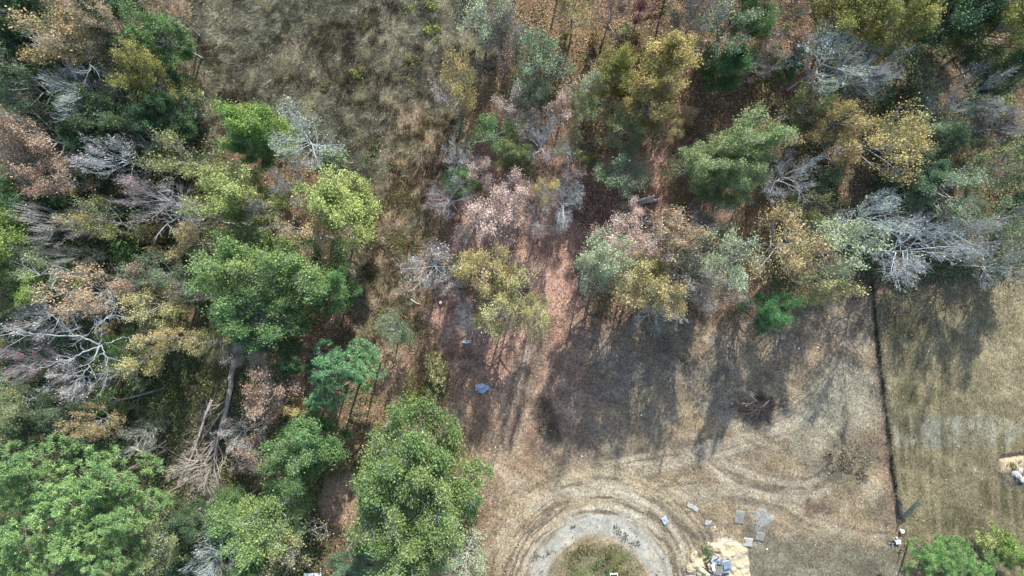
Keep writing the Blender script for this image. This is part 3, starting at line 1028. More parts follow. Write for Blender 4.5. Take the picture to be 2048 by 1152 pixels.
# ------------------------------------------------------------------ trees: kind, pixel x, y, radius x, y, height, colour, label
WHITE = (.58, .64, .65)
TREES = [
 # dark wood beyond the meadow, west side, from the top down
 ('oak', 25, 25, 62, 60, 19, 'dark', 'dark bluish green tree filling the top corner of the dark wood'),
 ('thin', 130, 70, 78, 62, 19, 'ochre', 'large mustard leaved tree with a bare pale limb in the dark wood'),
 ('thin', 180, 108, 52, 40, 17, 'ochre', 'ochre tree with drooping sprays just below the large mustard tree'),
 ('oak', 245, 25, 55, 52, 17, 'dark', 'dark green tree at the photo edge between mustard and orange tipped trees'),
 ('thin', 258, 58, 42, 34, 18, 'tan', 'thin tan leaved tree over the dark green crowns'),
 ('thin', 328, 16, 42, 30, 16, 'rust', 'small orange brown tree at the meadow corner of the dark wood'),
 ('oak', 338, 68, 48, 50, 15, 'leafgreen', 'deep green tree beside the leaf strewn path along the meadow'),
 ('thin', 255, 112, 50, 38, 15, 'darkolive', 'thin dull olive tree with crooked limbs above the golden oval tree'),
 ('oak', 312, 168, 43, 52, 17, 'goldolive', 'dense golden green oval tree glowing in the dark wood'),
 ('sapling', 366, 165, 26, 26, 7, 'teal', 'small teal green tree tucked against the golden oval tree'),
 ('bare', 180, 190, 50, 66, 17, 'grey', 'bare bluish grey tree with hanging twigs under the ochre tree'),
 ('thin', 72, 180, 62, 52, 16, 'darkolive', 'thin olive tree with greyish twigs near the photo edge'),
 ('bare', 15, 195, 36, 34, 16, 'grey', 'bare grey tree cut by the photo edge below the dark corner'),
 ('oak', 38, 108, 52, 44, 13, 'dark', 'low dark tree in the gap below the top corner tree'),
 ('oak', 128, 132, 42, 34, 12, 'dark', 'low dark tree in the gap under the mustard leaves'),
 ('oak', 228, 238, 58, 48, 14, 'darkolive', 'dull green tree between the hanging bare tree and the golden tree'),
 ('oak', 335, 240, 46, 42, 13, 'dark', 'dark bluish tree directly below the golden oval tree'),
 ('shrub', 395, 215, 24, 28, 4, 'palegreen', 'pale leaved shrub on the path edge of the meadow'),
 ('thin', 90, 268, 72, 46, 18, 'rust', 'big salmon rust leaved tree, upper crown of the rusty pair'),
 ('thin', 38, 325, 52, 56, 16, 'rust', 'rust leaved tree cut by the photo edge'),
 ('thin', 112, 352, 58, 44, 16, 'rust', 'rust and olive tree below the big salmon leaved one'),
 ('bare', 245, 318, 58, 48, 17, 'pink', 'bare tree with sparse pinkish leaves and pale forked limbs'),
 ('thin', 375, 318, 60, 50, 14, 'olive', 'rounded olive gold tree at the corner where meadow meets wood'),
 ('sapling', 322, 308, 24, 24, 7, 'lime', 'small lime green tree against the olive gold crown'),
 ('oak', 200, 290, 40, 34, 11, 'dark', 'dark low tree between the rusty and pinkish trees'),
 ('oak', 510, 255, 64, 52, 17, 'bright', 'bright green round tree standing in the meadow edge'),
 ('oak', 520, 300, 40, 34, 13, 'leafgreen', 'mid green lower crown beneath the bright meadow edge tree'),
 ('bare', 622, 268, 62, 66, 16, 'palegreen', 'large bare silvery tree beside the bright green round tree'),
 ('bare', 585, 368, 30, 44, 13, 'grey', 'narrow silvery bare tree between two yellow green trees'),
 ('oak', 482, 388, 66, 56, 16, 'lime', 'yellow green tree below the bright round one'),
 ('oak', 686, 398, 66, 74, 16, 'lime', 'large yellow green tree reaching out over the open meadow'),
 ('sapling', 668, 318, 34, 28, 7, 'greygreen', 'low grey green tree between silvery and yellow green trees'),
 ('bare', 330, 402, 62, 46, 17, 'red', 'bare grey tree carrying dark red leaves'),
 ('bare', 428, 432, 52, 32, 16, 'grey', 'pale bare tree leaning towards the yellow green trees'),
 ('oak', 20, 420, 48, 48, 15, 'leafgreen', 'deep green tree at the photo edge over the vivid green one'),
 ('oak', 25, 500, 58, 62, 18, 'bright', 'vivid light green tree cut by the photo edge'),
 ('oak', 18, 575, 50, 46, 15, 'leafgreen', 'green tree below the vivid one at the photo edge'),
 ('oak', 72, 440, 40, 44, 12, 'dark', 'dark green tree shaded behind the vivid green one'),
 ('oak', 88, 570, 48, 40, 14, 'bright', 'small vivid green tree beside the pinkish bare wood'),
 ('bare', 135, 455, 60, 38, 16, 'tan', 'bare tree with long white limbs and tan leaf tips'),
 ('thin', 195, 460, 30, 26, 12, 'yellow', 'small ochre yellow tree at the tips of the white limbs'),
 ('bare', 160, 512, 44, 22, 13, 'grey', 'small white bare tree leaning flat below the tan tipped one'),
 ('thin', 85, 540, 48, 40, 15, 'palegreen', 'pale twiggy tree over the small vivid green crown'),
 ('thin', 225, 440, 62, 44, 13, 'olive', 'olive leaved tree with thin grey twigs amid tangled undergrowth'),
 ('thin', 330, 540, 48, 34, 12, 'greygreen', 'grey green thin tree above the yellow olive crown'),
 ('thin', 393, 484, 30, 44, 14, 'yellow', 'upright yellow tan tree beside the dead pale branch'),
 ('bare', 545, 440, 38, 34, 15, 'tan', 'tan twiggy tree above the broad green oaks'),
 ('thin', 622, 466, 42, 58, 17, 'ochre', 'orange yellow tall tree above the broad green oaks'),
 ('oak', 492, 540, 66, 66, 18, 'oakgreen', 'broad green tree nearest the tangled bare wood'),
 ('oak', 592, 560, 74, 66, 19, 'oakgreen', 'broad green tree, middle of the big green clump'),
 ('oak', 545, 632, 76, 58, 18, 'leafgreen', 'broad green tree, lower crown of the big green clump'),
 ('oak', 668, 572, 42, 46, 15, 'leafgreen', 'green tree at the meadow side of the big green clump'),
 ('bare', 405, 572, 36, 26, 13, 'grey', 'silvery dead top poking from the big green clump'),
 ('thin', 205, 578, 60, 48, 16, 'tan', 'tan rust tree with broken white limbs in the tangled wood'),
 ('thin', 270, 560, 44, 36, 14, 'rust', 'rusty thin tree next to the tan one in the tangled wood'),
 ('thin', 336, 602, 50, 42, 14, 'yellowgreen', 'yellow olive tree in the tangled wood beside the green clump'),
 ('bare', 112, 632, 60, 54, 16, 'pink', 'pinkish grey bare tree above the great dead tree'),
 ('thin', 22, 620, 38, 40, 14, 'olive', 'dull olive tree at the photo edge below the vivid greens'),
 ('bare', 55, 725, 60, 46, 14, 'red', 'reddish twigged tree beneath the great dead tree'),
 ('bare', 160, 755, 56, 42, 13, 'pink', 'pinkish twigged tree under the lower limbs of the dead tree'),
 ('thin', 282, 712, 46, 46, 14, 'yellowgreen', 'yellow green thin tree below the dead tree trunk'),
 ('oak', 240, 698, 32, 34, 10, 'leafgreen', 'small rich green tree behind the dead tree trunk'),
 ('thin', 355, 682, 36, 28, 14, 'yellow', 'yellow tan tree ending a pale leaning trunk'),
 ('thin', 428, 690, 34, 30, 13, 'yellowgreen', 'small yellow green tree beside the shaded log clearing'),
 ('thin', 492, 700, 34, 30, 11, 'pink', 'pinkish sparse tree at the broken end of the fallen trunk'),
 ('thin', 205, 835, 44, 32, 11, 'ochre', 'brownish gold tree under the fallen white branch'),
 ('thin', 30, 800, 50, 40, 12, 'olive', 'olive twiggy tree above the pine grove'),
 ('bare', 285, 878, 46, 34, 9, 'olive', 'low whitish twiggy tree beside the pine grove'),
 ('thin', 130, 815, 50, 36, 11, 'darkolive', 'dark olive tree over the shaded bramble hollow'),
 ('thin', 560, 785, 46, 54, 14, 'rust', 'dusty rust leaved tree between pine and fallen trunk'),
 ('thin', 602, 822, 26, 26, 11, 'yellow', 'small golden tree between the dusty rust tree and dark green tree'),
 ('bare', 505, 850, 46, 50, 11, 'tan', 'tan twiggy tree over the crown of the fallen trunk'),
 ('thin', 510, 915, 44, 34, 10, 'rust', 'rusty low tree at the edge of the broken branches'),
 # pine grove
 ('pine', 70, 925, 70, 56, 20, 'pine', 'pine with a pointed top tuft at the upper edge of the grove'),
 ('pine', 20, 985, 58, 56, 19, 'pine', 'pine at the photo edge in the upper part of the grove'),
 ('pine', 225, 950, 76, 60, 20, 'pine', 'spreading pine on the clearing side of the grove'),
 ('pine', 140, 1000, 72, 60, 21, 'pine', 'tallest pine in the middle of the grove'),
 ('pine', 265, 1030, 52, 56, 19, 'pine', 'pine on the grove corner facing the fallen branches'),
 ('pine', 50, 1065, 68, 62, 20, 'pine', 'yellowish pine in the lower part of the grove'),
 ('pine', 160, 1085, 70, 58, 20, 'pine', 'pine with dead grey twigs showing in the lower grove'),
 ('pine', 25, 1135, 60, 46, 19, 'pine', 'pine in the bottom corner of the photo'),
 ('pine', 225, 1125, 54, 46, 19, 'pine', 'lowest pine of the grove at the photo edge'),
 ('pine', 105, 1140, 50, 40, 18, 'pine', 'pine cut by the bottom edge beneath the yellowish one'),
 ('thin', 345, 1075, 52, 62, 11, 'olive', 'olive leaved low tree between the pine grove and pale limbs'),
 ('oak', 395, 1035, 44, 34, 10, 'darkolive', 'olive green low tree behind the fallen pale pole'),
 ('bare', 432, 1112, 48, 46, 13, 'palegreen', 'pale lichen grey tree at the bottom edge'),
 ('oak', 475, 1010, 36, 40, 12, 'leafgreen', 'green tree between broken branches and the large olive oak'),
 ('oak', 545, 1030, 66, 66, 17, 'oakgreen', 'large olive green oak above the white trailer'),
 ('thin', 585, 1090, 58, 50, 16, 'yellowgreen', 'yellowing oak crown with pale limbs beside the white trailer'),
 ('oak', 520, 1105, 52, 48, 15, 'oakgreen', 'olive green tree at the bottom edge near the white trailer'),
 # pines and green trees round the small clearing
 ('pine', 690, 728, 66, 58, 19, 'pineblue', 'bright bluish green pine near the meadow end'),
 ('pine', 725, 745, 40, 38, 17, 'pineblue', 'bluish green pine on the meadow side of the bright one'),
 ('pine', 655, 790, 38, 42, 16, 'pineblue', 'narrow bluish green pine below the bright one'),
 ('pine', 592, 722, 46, 34, 14, 'pinedark', 'darker pine behind the bright bluish green one'),
 ('oak', 612, 885, 68, 52, 16, 'leafgreen', 'dark rich green tree above the bare clearing'),
 ('oak', 590, 930, 52, 40, 15, 'leafgreen', 'dark green lower crown by the bare clearing'),
 ('oak', 820, 905, 84, 74, 19, 'oakgreen', 'huge green oak beside the mown field, top crown'),
 ('oak', 782, 1010, 76, 76, 19, 'oakgreen', 'huge green oak with white limbs nearest the bare clearing'),
 ('oak', 866, 985, 70, 84, 19, 'oakgreen', 'huge green oak on the mown field side'),
 ('oak', 822, 1080, 86, 60, 18, 'oakgreen', 'green oak at the lower end of the huge oak group'),
 ('sapling', 940, 1012, 22, 30, 8, 'leafgreen', 'small green tree poking out onto the field from the oaks'),
 ('oak', 712, 1135, 44, 30, 12, 'teal', 'teal green tree at the bottom edge by the dirt track'),
 ('thin', 942, 1105, 52, 42, 12, 'palegreen', 'pale twiggy tree beside the turning circle'),
 ('shrub', 872, 740, 24, 42, 3, 'yellowgreen', 'vine covered yellow green bush at the field corner'),
 ('shrub', 860, 790, 20, 26, 2.5, 'olive', 'olive bush below the vine covered bush'),
 ('thin', 788, 668, 34, 38, 9, 'greygreen', 'grey green twiggy tree at the end of the meadow'),
 ('sapling', 780, 850, 12, 10, 2.5, 'lime', 'tiny lime green sapling above the huge oaks'),
 # trees along the meadow's field side
 ('thin', 966, 45, 44, 56, 18, 'palegreen', 'thin pale yellow tree with a dark forked trunk at the meadow top'),
 ('thin', 1010, 95, 34, 44, 15, 'grey', 'greyish twiggy tree right of the dark forked trunk'),
 ('thin', 915, 188, 34, 58, 17, 'gold', 'slender orange gold tree on the meadow edge'),
 ('bare', 884, 182, 24, 44, 13, 'pink', 'thin pinkish tree beside the slender orange gold one'),
 ('thin', 985, 275, 46, 40, 14, 'leafgreen', 'green thin tree above the white red tipped trees'),
 ('oak', 1025, 312, 38, 30, 13, 'olive', 'yellow green low tree on the reddish leaf floor'),
 ('oak', 925, 372, 32, 28, 10, 'leafgreen', 'dark green bushy tree beneath white limbs on the meadow edge'),
 ('bare', 922, 330, 32, 36, 15, 'pink', 'white limbed tree with pink tips over the dark bushy tree'),
 ('bare', 900, 400, 52, 36, 16, 'red', 'white limbed tree with red leaf tips leaning over the meadow'),
 ('thin', 985, 420, 48, 54, 15, 'pink', 'pinkish grey hazy tree beside the red tipped tree'),
 ('thin', 1030, 388, 38, 36, 15, 'pink', 'pink leaved tree above the reddish leaf floor'),
 ('bare', 1118, 422, 46, 56, 16, 'grey', 'bright white bare tree over the reddish leaf floor'),
 ('thin', 1090, 380, 30, 28, 14, 'yellow', 'small yellowish tree touching the bright white bare tree'),
 ('bare', 1092, 285, 46, 44, 14, 'grey', 'white bare tree with splayed limbs among pink and green crowns'),
 ('thin', 1062, 138, 52, 50, 16, 'greygreen', 'grey green tree on a long dark trunk near the meadow'),
 ('thin', 1130, 215, 32, 36, 13, 'pink', 'pale pinkish tree beyond the long tree shadows'),
 ('thin', 1186, 200, 36, 36, 14, 'palegreen', 'pale straw green tree touching the golden oval crown'),
 ('thin', 1155, 22, 44, 40, 17, 'yellow', 'yellow green tree at the top edge above long shadows'),
 ('thin', 1225, 30, 40, 36, 17, 'rust', 'reddish brown tree on a thick dark trunk at the top edge'),
 ('thin', 1290, 20, 40, 32, 17, 'maroon', 'dark maroon tree at the top edge'),
 ('oak', 1220, 158, 38, 42, 15, 'goldolive', 'compact yellow green tree beside the great golden tree'),
 ('oak', 1325, 150, 66, 58, 19, 'gold', 'great golden tree over the shaded wood floor'),
 ('oak', 1310, 222, 56, 46, 17, 'gold', 'lower golden crown hanging below the great golden tree'),
 ('thin', 1330, 270, 24, 26, 13, 'yellow', 'small yellow crown at the foot of the golden trees'),
 ('thin', 1440, 62, 66, 50, 17, 'greygreen', 'bluish green tree at the top edge behind the golden tree'),
 ('oak', 1490, 55, 34, 36, 15, 'leafgreen', 'rich green crown beside the bluish green tree'),
 ('oak', 1458, 145, 42, 42, 13, 'leafgreen', 'deep green tree below the bluish green one'),
 ('thin', 1375, 60, 44, 44, 15, 'grey', 'grey thin tree between maroon and bluish green trees'),
 ('bare', 1516, 130, 32, 36, 15, 'grey', 'small grey bare tree next to the deep green tree'),
 ('oak', 1468, 280, 66, 48, 18, 'green', 'fresh green tree, upper crown near the golden tree'),
 ('oak', 1400, 322, 54, 44, 17, 'green', 'fresh green tree on the log pile side'),
 ('oak', 1462, 355, 48, 46, 16, 'green', 'fresh green tree, lowest of the fresh green trio'),
 ('thin', 1242, 340, 48, 46, 13, 'greygreen', 'hazy grey green tree above the log pile'),
 ('thin', 1150, 300, 34, 30, 10, 'olive', 'low olive tree amid shadows near the white splayed tree'),
 ('bare', 928, 482, 22, 30, 12, 'pink', 'small pink twigged tree near the meadow edge'),
 ('bare', 866, 532, 50, 52, 15, 'pink', 'large pinkish white bare tree on the meadow edge'),
 ('oak', 930, 530, 22, 26, 9, 'olive', 'small olive tree between pinkish bare and yellow trees'),
 ('thin', 958, 548, 44, 46, 16, 'yellow', 'golden yellow tree beside the pinkish white bare tree'),
 ('thin', 1040, 575, 46, 48, 17, 'yellowgreen', 'olive yellow tree above the long field shadows'),
 ('thin', 1010, 640, 46, 54, 15, 'yellowgreen', 'olive yellow tree nearest the blue tarp'),
 ('bare', 940, 632, 28, 38, 10, 'grey', 'grey fan shaped bare tree below the golden yellow tree'),
 ('bare', 960, 465, 34, 34, 12, 'pink', 'pale pink twigged tree among the pinkish hazy ones'),
 ('bare', 1072, 440, 36, 38, 13, 'pink', 'white twigged pink tree beside the bright white bare tree'),
 ('bare', 1140, 340, 30, 28, 12, 'pink', 'small white twigged tree on the shaded reddish floor'),
 ('bare', 905, 560, 32, 34, 13, 'pink', 'white pink twigged tree touching the large pinkish white one'),
 ('thin', 1215, 525, 44, 42, 18, 'palegreen', 'straw grey tree between the pale olive grey and straw yellow ones'),
 ('thin', 1290, 492, 46, 40, 18, 'pink', 'buff pink tree above the buff yellow one'),
 ('thin', 1395, 500, 46, 42, 17, 'palegreen', 'pale buff tree beside the pale green yellow one'),
 ('thin', 1340, 590, 44, 40, 17, 'yellow', 'buff yellow tree leaning over the field behind the drooping bare tree'),
 ('bare', 1420, 590, 46, 40, 16, 'tan', 'fine twigged grey tree below the pale green yellow one'),
 ('thin', 1000, 520, 34, 34, 14, 'yellow', 'small golden tree between the golden yellow and olive yellow trees'),
 ('thin', 1065, 640, 32, 40, 14, 'yellowgreen', 'small olive yellow tree at the edge of the leafy track'),
 ('thin', 1065, 205, 36, 34, 13, 'greygreen', 'small grey green tree beneath the tree on the long dark trunk'),
 ('thin', 1030, 220, 34, 36, 13, 'pink', 'pale pinkish grey tree by the meadow above the green thin tree'),
 ('bare', 1040, 262, 40, 34, 13, 'tan', 'tan twiggy tree between the green thin tree and white splayed tree'),
 ('thin', 1160, 235, 34, 30, 13, 'olive', 'olive straw tree under the pale straw green one'),
 ('thin', 1015, 440, 38, 40, 13, 'pink', 'low pink hazed tree under the pink leaved tree'),
 ('thin', 960, 345, 30, 30, 13, 'pink', 'small pink tree between dark bushy and pink leaved trees'),
 ('thin', 1245, 270, 40, 38, 13, 'olive', 'olive thin tree in the shade below the golden crowns'),
 ('thin', 1540, 270, 40, 44, 14, 'ochre', 'brownish gold thin tree behind the fresh green trio'),
 ('thin', 1600, 215, 40, 34, 13, 'olive', 'olive thin tree beneath the big blue grey bare tree'),
 # line of trees above the field
 ('thin', 1222, 478, 46, 46, 18, 'pink', 'pinkish tan tree in the tree line below the log pile'),
 ('thin', 1256, 428, 24, 26, 14, 'pink', 'small pink tree touching the log pile'),
 ('thin', 1180, 540, 48, 46, 18, 'palegreen', 'pale olive grey tree at the near end of the tree line'),
 ('thin', 1290, 578, 58, 48, 19, 'yellow', 'buff yellow tree hanging out over the field'),
 ('thin', 1250, 545, 44, 44, 19, 'yellowgreen', 'straw yellow tree in the middle of the tree line'),
 ('thin', 1345, 462, 56, 40, 18, 'tan', 'tan pink tree in the back row of the tree line'),
 ('thin', 1322, 528, 26, 26, 17, 'goldolive', 'small mossy yellow tree inside the tree line'),
 ('bare', 1365, 555, 56, 58, 17, 'tan', 'grey bare tree in the tree line with twigs over the field'),
 ('thin', 1448, 525, 50, 62, 19, 'palegreen', 'pale green yellow tree ending the tree line towards the fence'),
 ('bare', 1400, 448, 42, 36, 15, 'grey', 'grey twiggy tree behind the pale green yellow one'),
 ('bare', 1300, 640, 50, 44, 15, 'grey', 'bare drooping tree stretching out over the field'),
 ('oak', 1535, 612, 34, 36, 15, 'vivid', 'slim vivid green tree standing at the field edge'),
 ('thin', 1568, 482, 58, 66, 16, 'ochre', 'tan gold tree above the slim vivid green tree'),
 ('bare', 1566, 368, 46, 48, 14, 'grey', 'round grey bare tree above the tan gold tree'),
 # wood on the far right
 ('bare', 1640, 132, 72, 74, 17, 'palegreen', 'big blue grey bare tree with fine fanned twigs'),
 ('bare', 1715, 140, 62, 58, 16, 'grey', 'bare fan twigged tree touching the big blue grey one'),
 ('oak', 1768, 58, 60, 54, 17, 'goldolive', 'dense olive yellow tree in the far wood'),
 ('oak', 1670, 38, 52, 48, 15, 'goldolive', 'olive yellow tree at the top edge near the dense one'),
 ('thin', 1555, 40, 46, 46, 14, 'rust', 'brownish tree at the top edge of the far wood'),
 ('oak', 1575, 132, 26, 24, 8, 'leafgreen', 'small green tree at the edge of the big blue grey tree'),
 ('thin', 1690, 238, 54, 40, 15, 'gold', 'golden tree just below the big blue grey bare tree'),
 ('thin', 1740, 290, 68, 56, 17, 'gold', 'large golden ochre tree in the far wood'),
 ('thin', 1660, 300, 54, 42, 15, 'ochre', 'ochre tree on the grey bare tree side of the golden one'),
 ('thin', 1800, 258, 42, 34, 14, 'greygreen', 'pale tipped tree beside the large golden ochre tree'),
 ('oak', 1905, 50, 66, 60, 18, 'dark', 'dark green tree near the top corner of the far wood'),
 ('oak', 2010, 70, 66, 72, 19, 'goldolive', 'tall mossy green tree in the top corner'),
 ('oak', 1940, 15, 54, 44, 17, 'leafgreen', 'green tree at the top edge between dark and mossy ones'),
 ('oak', 2025, 155, 50, 40, 16, 'darkolive', 'dim olive green tree below the mossy corner tree'),
 ('thin', 1960, 130, 48, 40, 14, 'darkolive', 'thin dull green tree under the dark green one'),
 ('bare', 1908, 208, 66, 54, 16, 'grey', 'grey bare tree with a bright centre in the shaded far wood'),
 ('bare', 1985, 245, 52, 36, 14, 'grey', 'low bare tree beside leaning dark trunks'),
 ('oak', 1845, 300, 50, 46, 12, 'darkolive', 'dull green tree beside the large golden ochre tree'),
 ('thin', 1875, 372, 66, 52, 14, 'greygreen', 'grey green spreading tree above the great bare tree'),
 ('thin', 1960, 340, 60, 44, 14, 'olive', 'olive green thin tree near the photo edge in the far wood'),
 ('thin', 2030, 330, 40, 52, 14, 'darkolive', 'dim olive tree cut by the photo edge'),
 ('oak', 1830, 365, 40, 36, 11, 'teal', 'grey teal low tree at the rim of the great bare tree'),
 ('thin', 1990, 440, 52, 40, 14, 'greygreen', 'dim grey green tree above the dark leaning trunk'),
 ('bare', 1755, 430, 84, 56, 17, 'palegreen', 'great white bare tree, upper crown above the fence'),
 ('bare', 1815, 500, 92, 74, 17, 'grey', 'great white bare tree fanning over the fence end'),
 ('bare', 1900, 482, 62, 46, 15, 'grey', 'white bare tree between the great one and the photo edge'),
 ('bare', 1990, 525, 58, 46, 14, 'palegreen', 'thin bare tree at the photo edge above the fenced field'),
 ('thin', 1650, 500, 66, 54, 16, 'palegreen', 'mottled pale green tree beside the great white bare tree'),
 ('thin', 1640, 560, 66, 44, 14, 'yellowgreen', 'yellowish thin tree hanging over the field by the fence'),
 ('thin', 1610, 420, 40, 34, 12, 'olive', 'olive tree between round grey bare and mottled trees'),
 # bottom corner beyond the fence
 ('pine', 1874, 1114, 54, 44, 9, 'evergreen', 'bright green young pine nearest the dumped white goods'),
 ('pine', 1910, 1122, 56, 48, 9, 'evergreen', 'bright green young pine in the middle of the corner clump'),
 ('pine', 1955, 1138, 50, 40, 8, 'evergreen', 'bright green young pine beneath the two thin saplings'),
 ('sapling', 1968, 1082, 16, 20, 4, 'lime', 'thin lime sapling standing in the field corner'),
 ('sapling', 2005, 1088, 20, 30, 5, 'bright', 'taller green sapling beside the thin lime one'),
 ('oak', 2040, 1120, 30, 34, 7, 'bright', 'green bushy tree cut by the bottom corner of the photo'),
]
WHITE_LIMBED = {(1118, 422), (900, 400), (922, 330), (1092, 285), (866, 532), (1755, 430), (1815, 500), (1640, 132), (1715, 140), (622, 268), (940, 632), (585, 368), (180, 190), (1300, 640), (1566, 368), (432, 1112), (245, 318)}
for e in TREES:
    tree(*e, bark=WHITE if e[1:3] in WHITE_LIMBED or e[6] == 'oakgreen' else None)

# trees just beyond the top of the picture, whose shadows fall into it
for (px, py, r, h, col) in [(60, -70, 66, 17, 'dark'), (200, -80, 60, 18, 'leafgreen'), (1030, -70, 50, 18, 'olive'), (1130, -95, 55, 18, 'gold'),
                            (1370, -75, 60, 18, 'olive'), (1500, -80, 60, 18, 'leafgreen'), (1620, -75, 58, 18, 'gold'), (1750, -90, 60, 18, 'dark'),
                            (1880, -80, 64, 19, 'dark'), (2010, -85, 64, 19, 'leafgreen')]:
    tree('oak', px, py, r, r, h, col, 'tree of the wood just beyond the top edge of the photo', group='trees beyond the top edge')
tree('oak', 2088, 425, 58, 52, 16, 'darkolive', 'dense tree at the photo edge whose shadow falls on the fenced field')

# shrubs of the understorey that nothing tells apart
rs = random.Random(404)


def understorey(n, zone, avoid, cols, label, group, rmin=14, rmax=30):
    got = 0
    for _ in range(n * 30):
        if got >= n:
            break
        xs, ys = [p[0] for p in zone], [p[1] for p in zone]
        px, py = rs.uniform(min(xs), max(xs)), rs.uniform(min(ys), max(ys))
        x, y = at(px, py)
        X, Y = np.array([x]), np.array([y])
        if poly_sd(X, Y, zone)[0] < 0.3 or any(poly_sd(X, Y, a)[0] > -.4 for a in avoid):
            continue
        r = rs.uniform(rmin, rmax)
        tree('shrub', px, py, r * rs.uniform(.85, 1.15), r * rs.uniform(.85, 1.15), rs.uniform(1.6, 3.6), rs.choice(cols), label, group=group)
        got += 1


LOGS = [(440, 690), (560, 740), (540, 860), (420, 1010), (310, 990), (390, 800)]
understorey(64, [(0, 20), (370, 20), (380, 250), (420, 440), (430, 640), (440, 690), (390, 820), (290, 900), (0, 880)], [LOGS],
            ['olive', 'darkolive', 'leafgreen', 'darkolive', 'ochre', 'greygreen'], 'low shrub in the tangled wood between the photo edge and the meadow', 'understorey shrubs of the tangled wood')
understorey(14, [(320, 1000), (460, 960), (500, 1150), (300, 1150)], [], ['olive', 'darkolive', 'greygreen', 'leafgreen'],
            'low olive shrub between the pine grove and the olive green oaks', 'shrubs between pines and oaks')
understorey(26, [(1540, 200), (2048, 200), (2048, 500), (1900, 560), (1700, 590), (1540, 540)], [], ['olive', 'darkolive', 'greygreen', 'ochre'],
            'low shrub on the shaded floor of the far wood', 'understorey shrubs of the far wood', 14, 26)
understorey(16, [(1000, 10), (1540, 10), (1540, 300), (1340, 420), (1000, 280)], [], ['olive', 'tan', 'ochre', 'greygreen'],
            'low shrub among long shadows on the brown wood floor', 'shrubs on the brown wood floor', 10, 20)


# ------------------------------------------------------------------ materials of the smaller things
M_POST = plain('weathered_post', (.10, .085, .065), .4, 6, stretch=(1, 1, .3))
M_WIRE = plain('dull_wire', (.12, .12, .11), .3, 8, .5, .6)
M_GATE = plain('green_grey_steel', (.095, .15, .135), .35, 5, .5, .2)
M_WHITE = plain('white_enamel', (.80, .80, .78), .12, 3, .35, col2=(.66, .65, .60))
M_DKMETAL = plain('dark_metal', (.06, .065, .075), .4, 5, .5, .4)
M_BLUE = plain('blue_tarpaulin', (.42, .50, .62), .22, 2.5, .5, col2=(.27, .35, .48))
M_POLE = plain('black_pole', (.03, .03, .035), .3, 6, .5)
M_SHEET = plain('grey_blue_sheet_metal', (.34, .41, .47), .3, 2.2, .4, .35, stretch=(1, 3, 1), col2=(.20, .24, .28))
M_PLY = plain('weathered_plywood', (.34, .34, .31), .35, 2.0, .8, stretch=(1, 5, 1), col2=(.26, .25, .22))
M_PLYGREY = plain('faded_grey_board', (.20, .205, .18), .4, 2.5, .85, col2=(.15, .14, .115))
M_TIN = plain('pale_blue_tin', (.36, .44, .50), .25, 2.0, .4, .2, col2=(.28, .34, .40))
M_WOOD = plain('grey_dead_wood', (.45, .41, .35), .4, 2.2, .9, stretch=(1, 1, 1), col2=(.26, .22, .175), bump=.5)
M_LOGPALE = plain('bleached_dead_wood', (.50, .46, .40), .35, 2.2, .9, col2=(.33, .29, .24), bump=.5)
M_TWIG = plain('brown_twigs', (.20, .155, .115), .4, 3, .9)
M_CHAR = plain('charred_twigs', (.125, .105, .09), .4, 3, .9)
M_SAND = plain('pale_sand', (.42, .32, .185), .35, 1.0, .95, col2=(.45, .385, .27), bump=.9)
M_ROCK = plain('pale_clay_lumps', (.45, .38, .265), .3, 1.6, .95, col2=(.38, .28, .165), bump=.8)
M_RUBBLE = plain('grey_rubble', (.46, .45, .41), .35, 2, .9, col2=(.26, .25, .22), bump=.6)
M_PINKINS = plain('faded_pink_board', (.52, .36, .34), .25, 2, .8)
M_LUMBER = plain('old_lumber', (.34, .28, .21), .35, 4, .85, stretch=(1, 4, 1))


def wobble(P, amp, s, seed):
    P = np.asarray(P)
    q = np.stack([fbm(P[:, 0] + P[:, 2] * 3, P[:, 1] - P[:, 2] * 2, s, seed + k, 2) - .5 for k in range(3)], -1)
    return P + q * amp * 2


def log_mesh(pts, r0, r1, mat, name, parent=None, n=8, seed=1, rough=.18):
    P = np.array(pts, float)
    m = 14
    t = np.linspace(0, 1, m)
    seg = np.linspace(0, 1, len(P))
    Q = np.stack([np.interp(t, seg, P[:, k]) for k in range(3)], -1)
    Q[1:-1] += np.random.default_rng(seed).normal(0, r0 * .09, (m - 2, 3))
    r = r0 + (r1 - r0) * t
    V, F = tube_np([Q], [r], n)
    V = wobble(V, r0 * rough, r0 * 2.0, seed)
    b = MB()
    b.v = [tuple(p) for p in V]
    b.f = [tuple(int(i) for i in q) for q in F]
    b.f.append(tuple(range(n))[::-1])
    b.f.append(tuple(len(V) - n + i for i in range(n)))
    return b.build(name, mat, parent, smooth=False)


